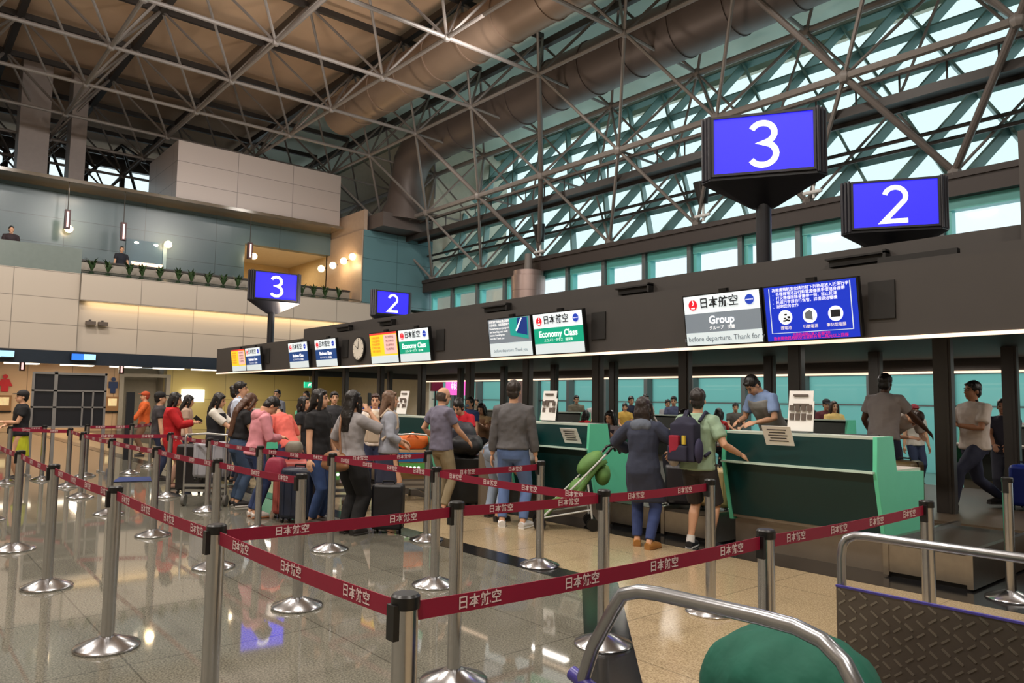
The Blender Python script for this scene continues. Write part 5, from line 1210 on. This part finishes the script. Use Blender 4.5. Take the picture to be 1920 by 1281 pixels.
P('person in dark clothes on the balcony under the lantern',29.5,-6.40,180,1.60,z0=5.3,top=(28,32,44),vox=.016,face=False)
for bo in CRUMPLE: wrinkle(bo.data,.035,9,9)
# ------------------------------------------------------------------ things carried
t=thing('backpack','navy and red backpack on the sage green T-shirt man','backpack',(4.86,-6.74,0),R(-82))
m=cloth((38,38,60)); s_=1.70/1.72
b=MB(); b.box((-.245,.02,1.14),(.17,.28,.40)); b.ell((-.24,.02,1.33),(.085,.14,.09),None,14,8); remeshed(b,'body',m,.012,t,10)
b=MB(); b.box((-.345,.05,1.03),(.07,.22,.17)); remeshed(b,'front_pocket',m,.012,t,6)
b=MB(); b.box((-.355,.085,1.115),(.05,.11,.20)); remeshed(b,'red_panel',cloth((150,26,50)),.010,t,6)
MB().box((-.365,-.03,1.17),(.03,.035,.09)).build('yellow_tag',cloth((206,180,60)),t)
b=MB(); b.ell((-.26,-.145,1.06),(.07,.04,.13),None,12,8); b.build('side_pocket',cloth((52,50,78)),t,80)
for sy in (-1,1): MB().tube([(-.16,sy*.10,1.36),(-.05,sy*.115,1.46),(.09,sy*.12,1.40),(.13,sy*.14,1.25),(.05,sy*.17,1.08),(-.14,sy*.15,1.0)],.018,8).build('strap',m,t,80)
b=MB(); b.tube([(-.16,0,1.40),(-.22,0,1.47),(-.26,0,1.40)],.014,8); b.build('top_loop',m,t,80)
t=thing('backpack','beige and white backpack on the woman in the navy skirt','backpack',(8.85,-5.32,0),R(-118))
m=cloth((198,178,156)); b=MB(); b.box((-.21,0,1.14),(.15,.27,.36)); b.ell((-.20,0,1.31),(.08,.135,.08),None,14,8); remeshed(b,'body',m,.014,t,8); b=MB(); b.box((-.30,0,1.05),(.06,.20,.16)); remeshed(b,'front_pocket',m,.012,t,5)
for sy in (-1,1): MB().tube([(-.12,sy*.09,1.30),(-.03,sy*.10,1.41),(.09,sy*.10,1.34),(.11,sy*.12,1.18),(-.1,sy*.13,1.0)],.018,8).build('strap',m,t,80)
t=thing('handbag','slouchy brown leather handbag on the hip of the grey blouse woman','handbag',(7.8,-4.2,0),R(-78))
m=M('brown_leather',(128,86,54),.5,var=.2,scale=9,bump=.4); b=MB(); b.ell((-.22,.02,.84),(.07,.22,.12),None,18,10); b.ell((-.22,.02,.79),(.08,.24,.07),None,18,8); remeshed(b,'body',m,.012,t)
MB().tube([(-.24,-.10,.92),(-.2,-.02,1.18),(-.12,.06,1.36),(-.02,.10,1.465),(.09,.05,1.40),(.13,-.02,1.2)],.012,8).build('strap',m,t,80)
t=thing('handbag','grey white sling bag at the side of the navy parka','handbag',(5.28,-6.34,0),R(-68))
b=MB(); b.ell((.12,-.30,.95),(.10,.06,.08),None,14,8); b.build('body',cloth((180,174,172)),t,80); MB().tube([(.1,-.28,1.02),(.02,-.2,1.25),(-.03,-.13,1.40)],.01,8).build('strap',cloth((180,174,172)),t,80)
def phone(label,x,y,az,p,rot=(0,0,0)):
    t=thing('phone',label,'phone',(x,y,0),R(az)); o=MB().box(p,(.075,.009,.15),mat=Euler(rot).to_matrix().to_4x4()).build('case',blackp,t,35,.003)
    MB().box((p[0],p[1]+.0055,p[2]),(.066,.002,.135),mat=Euler(rot).to_matrix().to_4x4()).build('glass',M('phone_glass',(40,44,52),.1),o)
phone('dark phone held by the red coat woman',13.4,-3.83,-112,(.40,0,1.15),(0,R(-50),0))
phone('phone at the ear of the grey blouse woman',7.8,-4.2,-78,(.13,-.13,1.54),(0,0,R(20)))
o=MB().box((0,0,0),(.10,.02,.26)).build('folded_cloth',cloth((222,196,196)),None,35,.008); o.location=(8.55,-4.48,.62); tag(o,'pale pink folded cloth in the hand of the black T-shirt woman','cloth')
